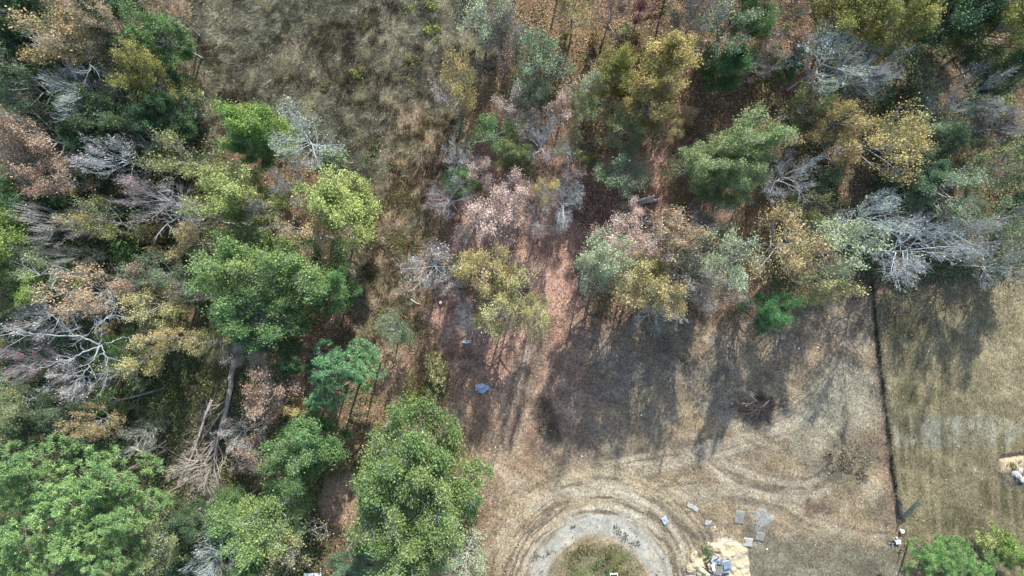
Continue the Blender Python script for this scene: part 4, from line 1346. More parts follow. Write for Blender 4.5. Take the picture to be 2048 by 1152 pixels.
def branch_mesh(rng, p, d, L, r, mat, name, parent, kids=5, twigs=8, lift=0.0, n=5):
    """one dead limb with its side branches and twigs"""
    main = curve(rng, np.array(p, float), np.array(d, float), L, 8, lift, .10)
    po, ra = [main], [np.linspace(r, r * .25, 8)]
    a0, a1, ar = [], [], []
    for k in range(kids):
        s = .25 + .72 * (k + rng.uniform()) / kids
        q, dd = interp(main, s)
        dd = dd / np.linalg.norm(dd)
        d2 = rot_z(dd, (1 if k % 2 else -1) * rng.uniform(.35, 1.0)) + np.array([0, 0, rng.uniform(-.2, .4)])
        L2 = L * (.55 - .3 * s) * rng.uniform(.6, 1.3)
        sec = curve(rng, q, d2, L2, 5, lift, .16)
        po.append(sec)
        r2 = max(r * (.5 - .25 * s), .03)
        ra.append(np.linspace(r2, r2 * .35, 5))
        for m in range(twigs):
            q3, d3 = interp(sec, rng.uniform(.2, 1))
            d3 = d3 / (np.linalg.norm(d3) + 1e-9)
            d3 = rot_z(d3, rng.uniform(-1.1, 1.1)) + rng.normal(0, .2, 3)
            e = q3 + d3 * L2 * rng.uniform(.2, .55)
            a0.append(q3); a1.append(e); ar.append(.03)
            if rng.uniform() < .6:
                m_ = q3 * .45 + e * .55
                a0.append(m_); a1.append(m_ + rot_z(d3, rng.uniform(-1, 1)) * L2 * .22); ar.append(.022)
    V, F = tube_np(po, ra, n)
    if a0:
        V2, F2 = prisms(np.array(a0), np.array(a1), np.array(ar), np.array(ar) * .5)
        F = np.concatenate([F, F2 + len(V)])
        V = np.concatenate([V, V2])
    z = height(V[:, 0], V[:, 1])
    V[:, 2] = np.maximum(V[:, 2], z + .02) if parent is None or parent.location.length < 1e-6 else V[:, 2]
    return link(name, mesh_np(name, V, F, mat, None, True), parent)


def tied(o, label, cat, group=None):
    return tag(o, label, cat, group)


# ------------------------------------------------------------------ great dead tree in the tangled wood: built in place
rg = np.random.default_rng(909)
M_SNAG = plain('silver_dead_wood', (.34, .355, .35), .3, 2, .85, col2=(.20, .205, .20))


def dead_tree(label, base, limbs, seed):
    """base: pixel, limbs: lists of (pixel x, y, height) from the trunk outwards"""
    rng = np.random.default_rng(seed)
    bx, by = at(*base)
    t = thing('dead_tree', label, 'dead tree', (bx, by, gz(bx, by)))
    loc = np.array(t.location)
    for i, (pts, r0) in enumerate(limbs):
        P = np.array([(*at(x, y, h), h + (gz(bx, by) if h else gz(bx, by) - .3)) for x, y, h in pts]) - loc
        m = 16
        seg = np.linspace(0, 1, len(P))
        tt = np.linspace(0, 1, m)
        Q = np.stack([np.interp(tt, seg, P[:, k]) for k in range(3)], -1)
        Q[1:-1] += rng.normal(0, .10, (m - 2, 3))
        po, ra = [Q], [np.linspace(r0 * .8, r0 * .22, m)]
        a0, a1, ar = [], [], []
        if i:
            for k in range(9):
                s = .2 + .78 * rng.uniform()
                q, dd = interp(Q, s)
                dd = dd / np.linalg.norm(dd)
                d2 = rot_z(dd, (1 if k % 2 else -1) * rng.uniform(.4, 1.1)) + np.array([0, 0, rng.uniform(0, .5)])
                L2 = rng.uniform(.9, 2.6)
                sec = curve(rng, q, d2, L2, 5, .05, .18)
                po.append(sec); ra.append(np.linspace(max(.035, r0 * .28), .015, 5))
                for j in range(6):
                    q3, d3 = interp(sec, rng.uniform(.2, 1))
                    d3 = rot_z(d3 / np.linalg.norm(d3), rng.uniform(-1.1, 1.1)) + rng.normal(0, .25, 3)
                    e = q3 + d3 * L2 * rng.uniform(.2, .5)
                    a0.append(q3); a1.append(e); ar.append(.017)
        V, F = tube_np(po, ra, 7)
        if a0:
            V2, F2 = prisms(np.array(a0), np.array(a1), np.array(ar), np.array(ar) * .5)
            F = np.concatenate([F, F2 + len(V)])
            V = np.concatenate([V, V2])
        link('trunk' if i == 0 else 'limb', mesh_np('limb', V, F, M_SNAG, None, True), t)
    return t


dead_tree('great silver dead tree sprawling with forked limbs over the tangled wood', (345, 655),
          [([(345, 655, 0), (290, 665, 5), (245, 676, 10), (203, 690, 14)], .26),
           ([(203, 690, 14), (160, 672, 15), (90, 672, 16), (22, 665, 17)], .16),
           ([(203, 690, 14), (180, 730, 15), (150, 770, 16)], .14),
           ([(203, 690, 14), (140, 718, 15), (60, 742, 15)], .14),
           ([(150, 672, 15), (130, 655, 16), (118, 640, 17)], .10),
           ([(203, 690, 14), (215, 725, 14.5), (215, 760, 15)], .09),
           ([(203, 690, 14), (205, 655, 15), (220, 625, 16)], .10)], 4)
dead_tree('dead tree with a thick silvery limb below the lower fork of the wood', (330, 630),
          [([(330, 630, 0), (300, 632, 6), (262, 633, 11), (222, 632, 14)], .22),
           ([(222, 632, 14), (195, 645, 15), (175, 672, 15)], .11),
           ([(222, 632, 14), (230, 610, 15), (215, 590, 16)], .09)], 8)
dead_tree('white limbed dead tree reaching across to the vivid green crowns', (265, 560),
          [([(265, 560, 0), (220, 552, 7), (170, 545, 12), (145, 545, 14)], .2),
           ([(145, 545, 14), (120, 550, 15), (105, 572, 16)], .12),
           ([(145, 545, 14), (110, 530, 16), (75, 555, 16)], .10)], 12)
dead_tree('bleached dead tree leaning from shade beside the red leaved bare tree', (480, 455),
          [([(480, 455, 0), (430, 440, 7), (400, 430, 12), (372, 418, 15)], .26),
           ([(372, 418, 15), (345, 405, 16), (320, 398, 17)], .13),
           ([(372, 418, 15), (350, 440, 16), (330, 450, 17)], .10),
           ([(372, 418, 15), (365, 400, 16), (340, 380, 17)], .10)], 16)
dead_tree('dead tree with thin white forks over dark crowns near the mustard tree', (262, 100),
          [([(262, 100, 0), (215, 88, 8), (175, 82, 13), (130, 80, 16)], .18),
           ([(130, 80, 16), (95, 84, 17), (70, 92, 17)], .08),
           ([(175, 82, 13), (178, 110, 15), (180, 140, 16)], .10)], 21)


# ------------------------------------------------------------------ the fallen tree and the broken branches of its crown
def rest(pts, dz=0.0):
    out = []
    for px, py, h in pts:
        x, y = at(px, py, h)
        out.append((x, y, gz(x, y) + h + dz))
    return out


b0 = rest([(470, 715, .5)])[0]
ft = thing('fallen_tree', 'long fallen tree with a snapped butt and a shattered crown of bare branches', 'fallen tree', (0, 0, 0))
log_mesh(rest([(470, 712, .55), (463, 760, .6), (455, 810, .7), (444, 850, .8), (432, 890, .7)]), .40, .22, M_WOOD, 'trunk', ft, 10, 3)
st_ = MB()
for k in range(9):
    a = rg.uniform(-.5, .5)
    x, y, z = rest([(466 + rg.uniform(-4, 9), 712 + rg.uniform(-2, 3), .6)])[0]
    st_.tube([(x, y, z + rg.uniform(-.3, .35)), (x + a * .7, y + rg.uniform(.5, 1.3), z + rg.uniform(-.2, .5))], [.10, .015], 4)
st_.build('splintered_end', M_LOGPALE, ft)
for (px, py, dx, dy, L, r, k) in [(452, 815, -.75, -.9, 8.5, .16, 7), (448, 840, -.35, -1, 9.5, .18, 8), (440, 870, -.2, -1, 8, .15, 7), (436, 880, -.9, -.9, 9, .15, 8),
                                  (440, 860, .35, -1, 7, .12, 6), (455, 800, -.95, -.6, 5, .10, 5), (430, 890, -.55, -1, 9.5, .14, 9), (432, 895, .05, -1, 7, .11, 7),
                                  (425, 900, -1, -.75, 7.5, .12, 8), (440, 900, .7, -.9, 4.5, .1, 6), (400, 920, -.8, -.6, 5, .09, 7), (420, 930, -.2, -1, 5, .09, 7)]:
    p = rest([(px, py, .9)])[0]
    branch_mesh(rg, p, (dx, dy, -.04), L, r, M_WOOD, 'branch', ft, k, 9, -.01)
sec_ = thing('fallen_tree', 'slim grey fallen trunk lying alongside the long fallen tree', 'fallen tree', (0, 0, 0))
log_mesh(rest([(424, 800, .6), (408, 840, .6), (396, 880, .5), (378, 925, .4), (362, 955, .3)]), .23, .10, M_WOOD, 'trunk', sec_, 8, 6)
for (px, py, dx, dy, L, r) in [(400, 870, -.9, -1, 4.5, .09), (385, 905, -.2, -1, 4, .08), (376, 930, -1, -.6, 3.6, .07), (390, 890, .3, -1, 4, .07)]:
    branch_mesh(rg, rest([(px, py, .5)])[0], (dx, dy, 0), L, r, M_WOOD, 'branch', sec_, 6, 7)


def limb_thing(label, pts, r0, r1, forks, mat=M_LOGPALE, name='fallen_branch', cat='branch', group=None, seed=1):
    t = thing(name, label, cat, (0, 0, 0), 0, group)
    log_mesh(rest(pts), r0, r1, mat, 'trunk' if name == 'fallen_log' else 'stem', t, 7, seed)
    for (px, py, dx, dy, L, r) in forks:
        branch_mesh(rg, rest([(px, py, pts[0][2])])[0], (dx, dy, .02), L, r, mat, 'fork', t, 4, 3)
    return t


limb_thing('pale dead branch with a forked tip lying in the tangled wood', [(350, 495, .5), (320, 494, .8), (298, 493, 1.0), (280, 499, .9), (267, 508, .6)], .17, .10,
           [(295, 494, -1, -.6, 2.2, .07), (325, 494, 1, -.25, 2.4, .08), (296, 492, -.2, .8, .9, .05)])
limb_thing('white fallen branch with comb like twigs in the brambles', [(325, 778, .4), (290, 787, .8), (262, 795, .9), (238, 800, .8), (214, 810, .5)], .15, .06,
           [(262, 795, -.7, -.7, 2.6, .06), (245, 799, -.6, -.8, 2.4, .06), (280, 790, -.2, -1, 2, .05), (240, 799, -1, .1, 2, .05)])
limb_thing('curved whitish branch bowed upward beside the pine grove', [(262, 893, 1.2), (278, 901, 1.0), (295, 903, 1.0), (312, 895, 1.1), (332, 882, 1.3)], .14, .07,
           [(278, 900, -.3, 1, 2.6, .06), (300, 902, .9, .4, 2.6, .06), (270, 898, -1, .3, 1.8, .05)])
limb_thing('dark grey log lying between the pine grove and the broken branches', [(328, 922, .4), (305, 936, .4), (288, 946, .35)], .26, .2, [], M_WOOD, 'fallen_log', 'log')
limb_thing('short grey log in the brambles above the pine grove', [(170, 882, .5), (150, 890, .5), (136, 896, .4)], .2, .14, [], M_WOOD, 'fallen_log', 'log')
limb_thing('long pale pole lying aslant above the lichen grey tree', [(428, 1000, 3.5), (400, 1018, 3), (370, 1040, 2.2), (345, 1060, 1.6), (322, 1072, 1)], .17, .07,
           [(345, 1060, -.8, -.9, 1.6, .05)], M_LOGPALE, 'fallen_log', 'log')
limb_thing('pale leaning pole above the lichen grey tree near the oaks', [(525, 1052, 0), (492, 1082, 3), (462, 1106, 6)], .14, .1, [], M_SNAG, 'fallen_log', 'log')
limb_thing('pale short pole with a broken end among the yellow green trees', [(345, 697, 0), (318, 706, 1.2), (303, 711, 2)], .12, .07, [], M_LOGPALE, 'fallen_log', 'log')
limb_thing('slender white leaning trunk at the yellow tan tree', [(472, 683, 0), (430, 686, 4), (385, 686, 9)], .13, .08, [], M_SNAG, 'fallen_log', 'log')
limb_thing('small white stick lying on the meadow slope', [(822, 599, .2), (830, 605, .2), (838, 608, .2)], .14, .08, [], M_LOGPALE, 'fallen_log', 'log')
limb_thing('dark bare limb jutting over the field beside the pale twiggy tree', [(952, 1082, 4), (985, 1096, 5), (1007, 1117, 5.6)], .10, .06, [], M_TWIG, 'fallen_branch', 'branch')

# ------------------------------------------------------------------ pile of grey logs in the wood
LOGP = [((1262, 398, .5), (1314, 401, .5), .20, 'topmost straight grey log of the pile'),
        ((1268, 404, .9), (1310, 391, .9), .15, 'grey log slanting across the top of the pile'),
        ((1266, 390, .3), (1268, 402, .6), .19, 'short stub log poking up from the pile'),
        ((1275, 408, .4), (1318, 398, .4), .17, 'long pale log nearest the pile front'),
        ((1280, 402, .7), (1306, 396, .8), .13, 'thin pale log lying on the pile'),
        ((1276, 410, .5), (1286, 448, .5), .14, 'long grey log pointing down from the pile to the field'),
        ((1284, 440, .3), (1308, 446, .3), .11, 'thin log at the lower end of the pile'),
        ((1290, 415, .5), (1314, 430, .4), .11, 'grey pole sloping off the shaded side of the pile'),
        ((1284, 420, .4), (1300, 440, .3), .10, 'dark pole beneath the sloping grey pole')]
for i, (a, b, r, lab) in enumerate(LOGP):
    o = log_mesh(rest([a, ((a[0] + b[0]) / 2, (a[1] + b[1]) / 2, (a[2] + b[2]) / 2 + .05), b]), r, r * .75, M_LOGPALE if i % 2 else M_WOOD, 'fallen_log', None, 8, 20 + i)
    tied(o, lab, 'log', 'logs of the pile in the wood')

# ------------------------------------------------------------------ brush pile on the field
bp_ = thing('brush_pile', 'dark heap of cut brush and twigs on the mown field', 'brush pile', (0, 0, 0))
n = 1500
cx, cy = at(1512, 815)
ang = rg.uniform(0, 2 * PI, n)
rr = np.abs(rg.normal(0, .95, n)) * (1 + .45 * np.sin(ang * 2 + 1) + .3 * np.sin(ang * 5))
x0, y0 = cx + np.cos(ang) * rr * 1.15, cy + np.sin(ang) * rr * .85
z0 = height(x0, y0) + np.maximum(0, 1.1 - rr * .42) * rg.uniform(0, 1, n) + .04
a2 = ang + rg.normal(0, .9, n)
L = rg.uniform(.5, 1.7, n)
P0 = np.stack([x0, y0, z0], -1)
P1 = P0 + np.stack([np.cos(a2) * L, np.sin(a2) * L, rg.normal(0, .25, n) * L], -1)
P1[:, 2] = np.maximum(P1[:, 2], height(P1[:, 0], P1[:, 1]) + .03)
V, F = prisms(P0, P1, rg.uniform(.014, .035, n), np.full(n, .008))
o = link('twigs', mesh_np('twigs', V, F, M_CHAR), bp_)
tag(o, kind='stuff')
for (a, b, r) in [((1499, 788, .9), (1538, 828, .5), .05), ((1484, 806, .4), (1500, 808, .8), .06), ((1525, 836, .4), (1522, 822, .7), .06), ((1490, 812, .6), (1512, 800, .9), .05),
                  ((1500, 832, .5), (1520, 812, 1), .04), ((1538, 800, .6), (1516, 818, 1), .05)]:
    log_mesh(rest([a, ((a[0] + b[0]) / 2, (a[1] + b[1]) / 2, (a[2] + b[2]) / 2), b]), r, r * .6, M_LOGPALE, 'branch', bp_, 6, 4)
mb = thing('brush_pile', 'long low heap of brush and weeds at the edge of the leafy track', 'brush pile', (0, 0, 0))
n = 900
t = rg.uniform(0, 1, n)
qx = 1078 + 38 * t + rg.normal(0, 9, n)
qy = 795 + 85 * t + rg.normal(0, 6, n)
x0, y0 = (qx - 1024) / PXM, (576 - qy) / PXM
P0 = np.stack([x0, y0, height(x0, y0) + rg.uniform(.02, .45, n)], -1)
a2 = rg.uniform(0, 2 * PI, n)
L = rg.uniform(.4, 1.3, n)
P1 = P0 + np.stack([np.cos(a2) * L, np.sin(a2) * L, rg.normal(0, .2, n) * L], -1)
P1[:, 2] = np.maximum(P1[:, 2], height(P1[:, 0], P1[:, 1]) + .03)
V, F = prisms(P0, P1, rg.uniform(.015, .03, n), np.full(n, .008))
tag(link('twigs', mesh_np('twigs', V, F, M_TWIG), mb), kind='stuff')

# ------------------------------------------------------------------ wire fence and its open gate
fa, fb = (1742, 560), (1800, 1036)
fx, fy = at(*fa)
fence = thing('wire_fence', 'long wire fence with dark posts dividing the two fields', 'fence', (0, 0, 0))
n_post = 15


def fence_pt(t):
    x0, y0 = at(*fa)
    x1, y1 = at(*fb)
    return x0 + (x1 - x0) * t - math.sin(t * PI) * .25, y0 + (y1 - y0) * t


posts = [fence_pt(i / (n_post - 1)) for i in range(n_post)]
pm = MB().tube([(0, 0, -.3), (0, 0, .8), (.02, 0, 1.42)], .06, 7)
me_post = None
for i, (x, y) in enumerate(posts):
    if me_post is None:
        o = pm.build('post', M_POST, fence, (x, y, gz(x, y)))
        me_post = o.data
    else:
        o = link('post', me_post, fence, (x, y, gz(x, y)))
    o.rotation_euler = (rg.normal(0, .05), rg.normal(0, .05), rg.uniform(0, 6))
for hgt in (.25, .5, .75, 1.0, 1.28):
    pts = []
    for i in range(n_post):
        x, y = posts[i]
        pts.append((x + .07, y, gz(x, y) + hgt))
        if i < n_post - 1:
            x2, y2 = posts[i + 1]
            pts.append(((x + x2) / 2 + .07, (y + y2) / 2, (gz(x, y) + gz(x2, y2)) / 2 + hgt - .05))
    MB().tube(pts, .014, 4, False).build('wire', M_WIRE, fence)
sv = MB()
for i in range(n_post - 1):
    for k in range(1, 9):
        f = k / 9
        x = posts[i][0] * (1 - f) + posts[i + 1][0] * f + .07
        y = posts[i][1] * (1 - f) + posts[i + 1][1] * f
        z = gz(x, y)
        sv.tube([(x, y, z + .05), (x, y, z + 1.26)], .009, 3, False)
tag(sv.build('wire_mesh', M_WIRE, fence), kind='stuff')


def gate(label, pa, pb, h, stile=.035):
    xa, ya = at(*pa)
    xb, yb = at(*pb)
    za = gz(xa, ya)
    L = math.hypot(xb - xa, yb - ya)
    g = thing('field_gate', label, 'gate', (xa, ya, za), math.atan2(yb - ya, xb - xa))
    MB().tube([(0, 0, .1), (L, 0, .1)], stile).tube([(0, 0, h), (L, 0, h)], stile).tube([(0, 0, .1), (0, 0, h)], stile).tube([(L, 0, .1), (L, 0, h)], stile).build('frame', M_GATE, g)
    MB().tube([(L / 2, 0, .1), (L / 2, 0, h)], stile * .7).build('brace', M_GATE, g)
    m = MB()
    k = int(L / .085)
    for i in range(1, k):
        m.tube([(L * i / k, .006, .1), (L * i / k, .006, h)], .016, 4, False)
    for j in range(1, 9):
        zz = .1 + (h - .1) * j / 9
        m.tube([(0, -.012, zz), (L, -.012, zz)], .016, 4, False)
    tag(m.build('mesh_panel', M_GATE, g), kind='stuff')
    for zz in (.3, h - .2):
        MB().box((-.05, 0, zz), (.10, .06, .08)).build('hinge', M_DKMETAL, g)
    return g


gate('green grey mesh gate standing open into the field at the fence end', (1801, 1033), (1832, 1003), 1.25)
gate('narrow fixed mesh panel closing the fence end beside the open gate', (1794, 999), (1799, 1029), 1.15)
for px, py, lab in ((1800, 1035, 'stout dark gate post at the end of the wire fence'), (1799, 1068, 'dark wooden post standing between the white bucket and white cabinet'),
                    (1801, 1098, 'leaning dark post beside the bright green young pines')):
    x, y = at(px, py)
    o = MB().tube([(0, 0, -.3), (.01, 0, .8), (.03, .02, 1.6)], .085, 8).build('fence_post', M_POST, None, (x, y, gz(x, y)), (rg.normal(0, .06), rg.normal(0, .06), 0))
    tag(o, lab, 'post')
o = log_mesh(rest([(1799, 1100, .3), (1806, 1120, .25), (1808, 1140, .2)]), .06, .04, M_POST, 'fallen_post', None, 6, 3)
tag(o, 'thin dark post fallen on the ground beside the young pines', 'post')

# ------------------------------------------------------------------ things dumped at the fence end
x, y, z = spot(1802, 1061)
bk = thing('bucket', 'round white lidded bucket standing on the grass at the fence end', 'bucket', (x, y, z))
MB().tube([(0, 0, -.03), (0, 0, .5), (0, 0, .52)], [.22, .26, .26], 16).build('tub', M_WHITE, bk)
MB().tube([(0, 0, .523), (0, 0, .56), (0, 0, .575)], [.285, .285, .25], 16).build('lid', M_WHITE, bk)
x, y, z = spot(1794, 1083)
cb_ = thing('cabinet', 'white enamel kitchen appliance tipped on the ground by the posts', 'appliance', (x, y, z), .2)
MB().box((0, 0, .22), (.66, .50, .44)).build('body', M_WHITE, cb_)
MB().box((0, 0, .455), (.60, .44, .02)).build('door', M_WHITE, cb_)
MB().box((.34, -.1, .3), (.015, .3, .06)).build('handle', M_DKMETAL, cb_)
x, y, z = spot(1793, 1078)
o = MB().box((0, .2, .14), (.16, .2, .28), .3).build('small_box', M_WHITE, None, (x, y, z - .02))
tag(o, 'tiny white box behind the tipped white appliance', 'box')
x, y, z = spot(1783, 1087)
sp = thing('scrap_heap', 'low tangle of dark scrap metal beside the tipped white appliance', 'scrap heap', (x, y, z))
for k in range(10):
    a = rg.uniform(0, PI)
    q = rg.normal(0, .3, 2)
    MB().box((q[0], q[1], .08 + .1 * rg.uniform()), (rg.uniform(.3, .9), .06, .05), a, (rg.normal(0, .25), rg.normal(0, .25))).build('scrap_bar', M_DKMETAL if k % 3 else M_SHEET, sp)

# ------------------------------------------------------------------ blue tarpaulin bundle with poles
x, y, z = spot(963, 776)
tp = thing('tarpaulin', 'crumpled blue tarpaulin bundle with dark poles lying on the leafy track', 'tarpaulin', (x, y, z), -.1)
u, v = np.meshgrid(np.linspace(-1, 1, 34), np.linspace(-1, 1, 24))
th_ = np.arctan2(v, u)
edge = .80 + .07 * np.sin(th_ * 3 + 1) + .05 * np.sin(th_ * 5)
rad = np.sqrt(u ** 2 + v ** 2)
X = u * 1.12 * (.85 + .12 * np.sin(3 * v + 1)) * edge * 1.2
Y = v * .82 * (.9 + .15 * np.sin(2.5 * u)) * edge * 1.2
Z = np.maximum(0, 1 - np.clip(rad, 0, 1.0) ** 2) ** .6 * .5 + np.abs(fbm(X * 1.0, Y, .32, 4, 2) - .5) * .35 + np.abs(fbm(X + Y, Y - X, .8, 14, 2) - .5) * .5 - .02
keep = rad <= 1.05
idx = np.arange(X.size).reshape(X.shape)
F = np.stack([idx[:-1, :-1], idx[:-1, 1:], idx[1:, 1:], idx[1:, :-1]], -1).reshape(-1, 4)
F = F[keep.ravel()[F].all(1)]
link('sheet', mesh_np('sheet', np.stack([X, Y, Z], -1).reshape(-1, 3), F, M_BLUE), tp)
for k, (ox, an) in enumerate(((-.05, .52), (.12, .50))):
    MB().tube([(ox - .62, -.5 + k * .1, .62), (ox + .0, -.08 + k * .1, .82), (ox + .62, .32 + k * .1, .60)], .028, 6).build('pole', M_POLE, tp)
MB().box((-.75, -.32, .1), (.22, .16, .14), .3).build('weight', M_WHITE, tp)

x, y, z = spot(933, 683)
o = thing('tub', 'shallow white tub half filled with shade below the grey fan tree', 'tub', (x, y, z), .05)
V_, F_ = [], []
k = 18
for (r_, z_) in ((.36, 0), (.42, .2), (.38, .2), (.33, .05)):
    V_ += [(math.cos(2 * PI * i / k) * r_ * 1.35, math.sin(2 * PI * i / k) * r_ * .6, z_) for i in range(k)]
for q in range(3):
    F_ += [(q * k + i, q * k + (i + 1) % k, (q + 1) * k + (i + 1) % k, (q + 1) * k + i) for i in range(k)]
F_.append(tuple(3 * k + i for i in range(k)))
MB().poly(V_, F_).build('basin', M_WHITE, o)
MB().tube([(-.56, 0, .18), (-.68, 0, .22), (-.56, .02, .2)], .03, 5).build('handle', M_WHITE, o)
x, y, z = spot(881, 605)
o = MB().tube([(0, 0, -.02), (0, .02, .2), (.02, .04, .5), (.02, .05, .56)], [.2, .24, .22, .1], 12).build('plastic_drum', M_WHITE, None, (x, y, z), (.15, .1, 0))
tag(o, 'small pale plastic drum standing in the tree shade by the meadow', 'drum')

# scraps of white litter
for (px, py, lab) in [(1087, 811, 'white scrap of litter on the long brush heap'), (1091, 824, 'pinkish white scrap on the shaded part of the brush heap'),
                      (1101, 860, 'white scrap near the lower end of the brush heap'), (1164, 913, 'tiny white scrap on open straw above the wheel tracks'),
                      (1282, 830, 'white scrap between two tongues of tree shade'), (1464, 807, 'pale scrap at the tip of the dark brush heap'),
                      (1533, 1098, 'white scrap on dull grass beside the plywood sheets'), (1428, 1053, 'white scrap beside the burnt patch'),
                      (1415, 1084, 'white bottle on the rim of the sand heap'), (1597, 697, 'white speck beneath the hanging yellowish tree'),
                      (1635, 695, 'white speck in the tree shade by the fence'), (1140, 1062, 'pale stone scrap on the turning circle gravel')]:
    x, y, z = spot(px, py)
    b = MB()
    q = [(rg.uniform(-.2, .2), rg.uniform(-.2, .2), rg.uniform(.03, .22)) for _ in range(4)]
    b.poly([(-.2, -.12, .05), (.16, -.15, .12), (.2, .1, .04), (.02, .18, .16), (-.19, .11, .06), (0, 0, .2)], [(0, 1, 5), (1, 2, 5), (2, 3, 5), (3, 4, 5), (4, 0, 5)])
    o = b.build('litter_scrap', M_WHITE, None, (x, y, z), (0, 0, rg.uniform(0, 6)))
    o.scale = (.62, .62, .8)
    tag(o, lab, 'litter')


# ------------------------------------------------------------------ boards and sheets lying on the field
def sheet(name, label, cat, px, py, w, d, rz, mat, ripples=0, bend=.05, dz=.06, torn=0, tilt=(0, 0)):
    x, y, z = spot(px, py)
    nx, ny = (max(9, int(ripples * 6)) if ripples else 9), 7
    u, v = np.meshgrid(np.linspace(-.5, .5, nx), np.linspace(-.5, .5, ny))
    X, Y = u * w, v * d
    if torn:
        X = X + (fbm(X * 3 + px, Y * 3, 1.1, px, 2) - .5) * torn
        Y = Y + (fbm(X * 3, Y * 3 + py, 1.1, py, 2) - .5) * torn
    Z = bend * (u * u * 4 * .6 + np.sin(v * 5 + px) * .35) + .02 * np.sin(u * 6 + v * 4)
    if ripples:
        Z = Z + np.sin(u * 2 * PI * ripples) * .035
    T = .03
    A = np.stack([X, Y, Z + T], -1).reshape(-1, 3)
    B = np.stack([X, Y, Z], -1).reshape(-1, 3)
    i = np.arange(nx * ny).reshape(ny, nx)
    F = np.stack([i[:-1, :-1], i[:-1, 1:], i[1:, 1:], i[1:, :-1]], -1).reshape(-1, 4)
    m = nx * ny
    rim = list(i[0, :]) + list(i[1:, -1]) + list(i[-1, -2::-1]) + list(i[-2:0, 0:1].ravel())
    S = np.array([(rim[k], rim[k] + m, rim[(k + 1) % len(rim)] + m, rim[(k + 1) % len(rim)]) for k in range(len(rim))])
    me = mesh_np(name, np.concatenate([A, B]), np.concatenate([F, F[:, ::-1] + m, S]), mat)
    o = link(name, me, None, (x, y, z + dz), (tilt[0], tilt[1], rz))
    return tag(o, label, cat)


sheet('plywood_sheet', 'square weathered plywood sheet lying above the sand heap', 'board', 1494, 1083, 1.35, 1.35, -.12, M_PLY, 0, .06, .06, .12)
sheet('plywood_sheet', 'faded greenish board sinking into the grass beside the plywood', 'board', 1519, 1072, 1.25, 1.25, -.2, M_PLYGREY, 0, .03, .04, .2)
sheet('plywood_sheet', 'splintered pale board at the top edge of the sand heap', 'board', 1456, 1086, 1.15, 1.05, .3, M_PLY, 0, .08, .08, .45)
sheet('metal_sheet', 'torn white metal sheet beside the burnt patch', 'metal sheet', 1416, 1045, .85, .75, -.15, M_SNAG, 3, .04, .06, .3)
sheet('metal_sheet', 'long pale strip of sheet lying aslant on the straw', 'metal sheet', 1385, 1014, 1.9, .65, -.55, M_PLY, 0, .06, .05, .3)
sheet('metal_sheet', 'pale blue tin sheet on the outer wheel tracks', 'metal sheet', 1330, 1041, .75, 1.1, .45, M_TIN, 0, .05, .06, .1)
sheet('metal_sheet', 'faded blue grey mat on the dull grass', 'metal sheet', 1478, 1034, 1.35, 2.1, -.15, M_PLYGREY, 0, .02, .02, .15)
o = log_mesh(rest([(1422, 1063, .1), (1431, 1057, .12)]), .05, .04, M_LOGPALE, 'stick', None, 6, 5)
tag(o, 'short pale stick beside the burnt patch', 'stick')

# ------------------------------------------------------------------ sand heap and the scrap dumped on it
SX, SY = at(1437, 1120)
u, v = np.meshgrid(np.linspace(-6, 5, 110), np.linspace(-6.5, 4.2, 105))
X, Y = SX + u, SY + v
sd = poly_sd(X + (fbm(X, Y, 1.2, 501, 3) - .5) * 1.4, Y + (fbm(X, Y, 1.2, 502, 3) - .5) * 1.4, Z_SAND)
sd = np.minimum(sd, -poly_sd(X + (fbm(X, Y, 1.0, 601, 2) - .5), Y, [(1395, 1080), (1419, 1092), (1422, 1120), (1416, 1136), (1402, 1120), (1396, 1105)]))
H_ = height(X, Y)
lump = fbm(X, Y, 1.5, 511, 3)
Z = H_ + np.where(sd > -.35, sstep(-.3, .5, sd) * (.12 + .5 * sstep(.4, .85, lump) + .14 * fbm(X, Y, .6, 521, 3)), 0) - .06 - .25 * sstep(-.3, -.6, sd)
idx = np.arange(X.size).reshape(X.shape)
F = np.stack([idx[:-1, :-1], idx[:-1, 1:], idx[1:, 1:], idx[1:, :-1]], -1).reshape(-1, 4)
F = F[(sd.ravel()[F] > -.6).all(1)]
used, inv = np.unique(F, return_inverse=True)
V = np.stack([X, Y, Z], -1).reshape(-1, 3)[used]
o = link('sand_heap', mesh_np('sand_heap', V, inv.reshape(-1, 4), M_SAND, None, True))
tag(o, 'spread heap of pale yellow sand at the bottom of the field', 'sand heap')


def lump_thing(name, label, cat, px, py, r, mat, seed, sq=.6):
    import bmesh
    bm = bmesh.new()
    bmesh.ops.create_icosphere(bm, subdivisions=4, radius=1)
    me = bpy.data.meshes.new(name)
    for w in bm.verts:
        p = np.array([w.co])
        k = 1 + (fbm(p[:, 0] * 1 + p[:, 2], p[:, 1] - p[:, 2], 1.1, seed, 5)[0] - .5) * 1.1
        w.co = Vector((w.co.x * r[0] * k, w.co.y * r[1] * k, w.co.z * sq * min(r) * k))
    bm.to_mesh(me)
    bm.free()
    me.materials.append(mat)
    for p_ in me.polygons:
        p_.use_smooth = True
    x, y, z = spot(px, py)
    o = link(name, me, None, (x, y, z - .06), (0, 0, seed * .7))
    return tag(o, label, cat)


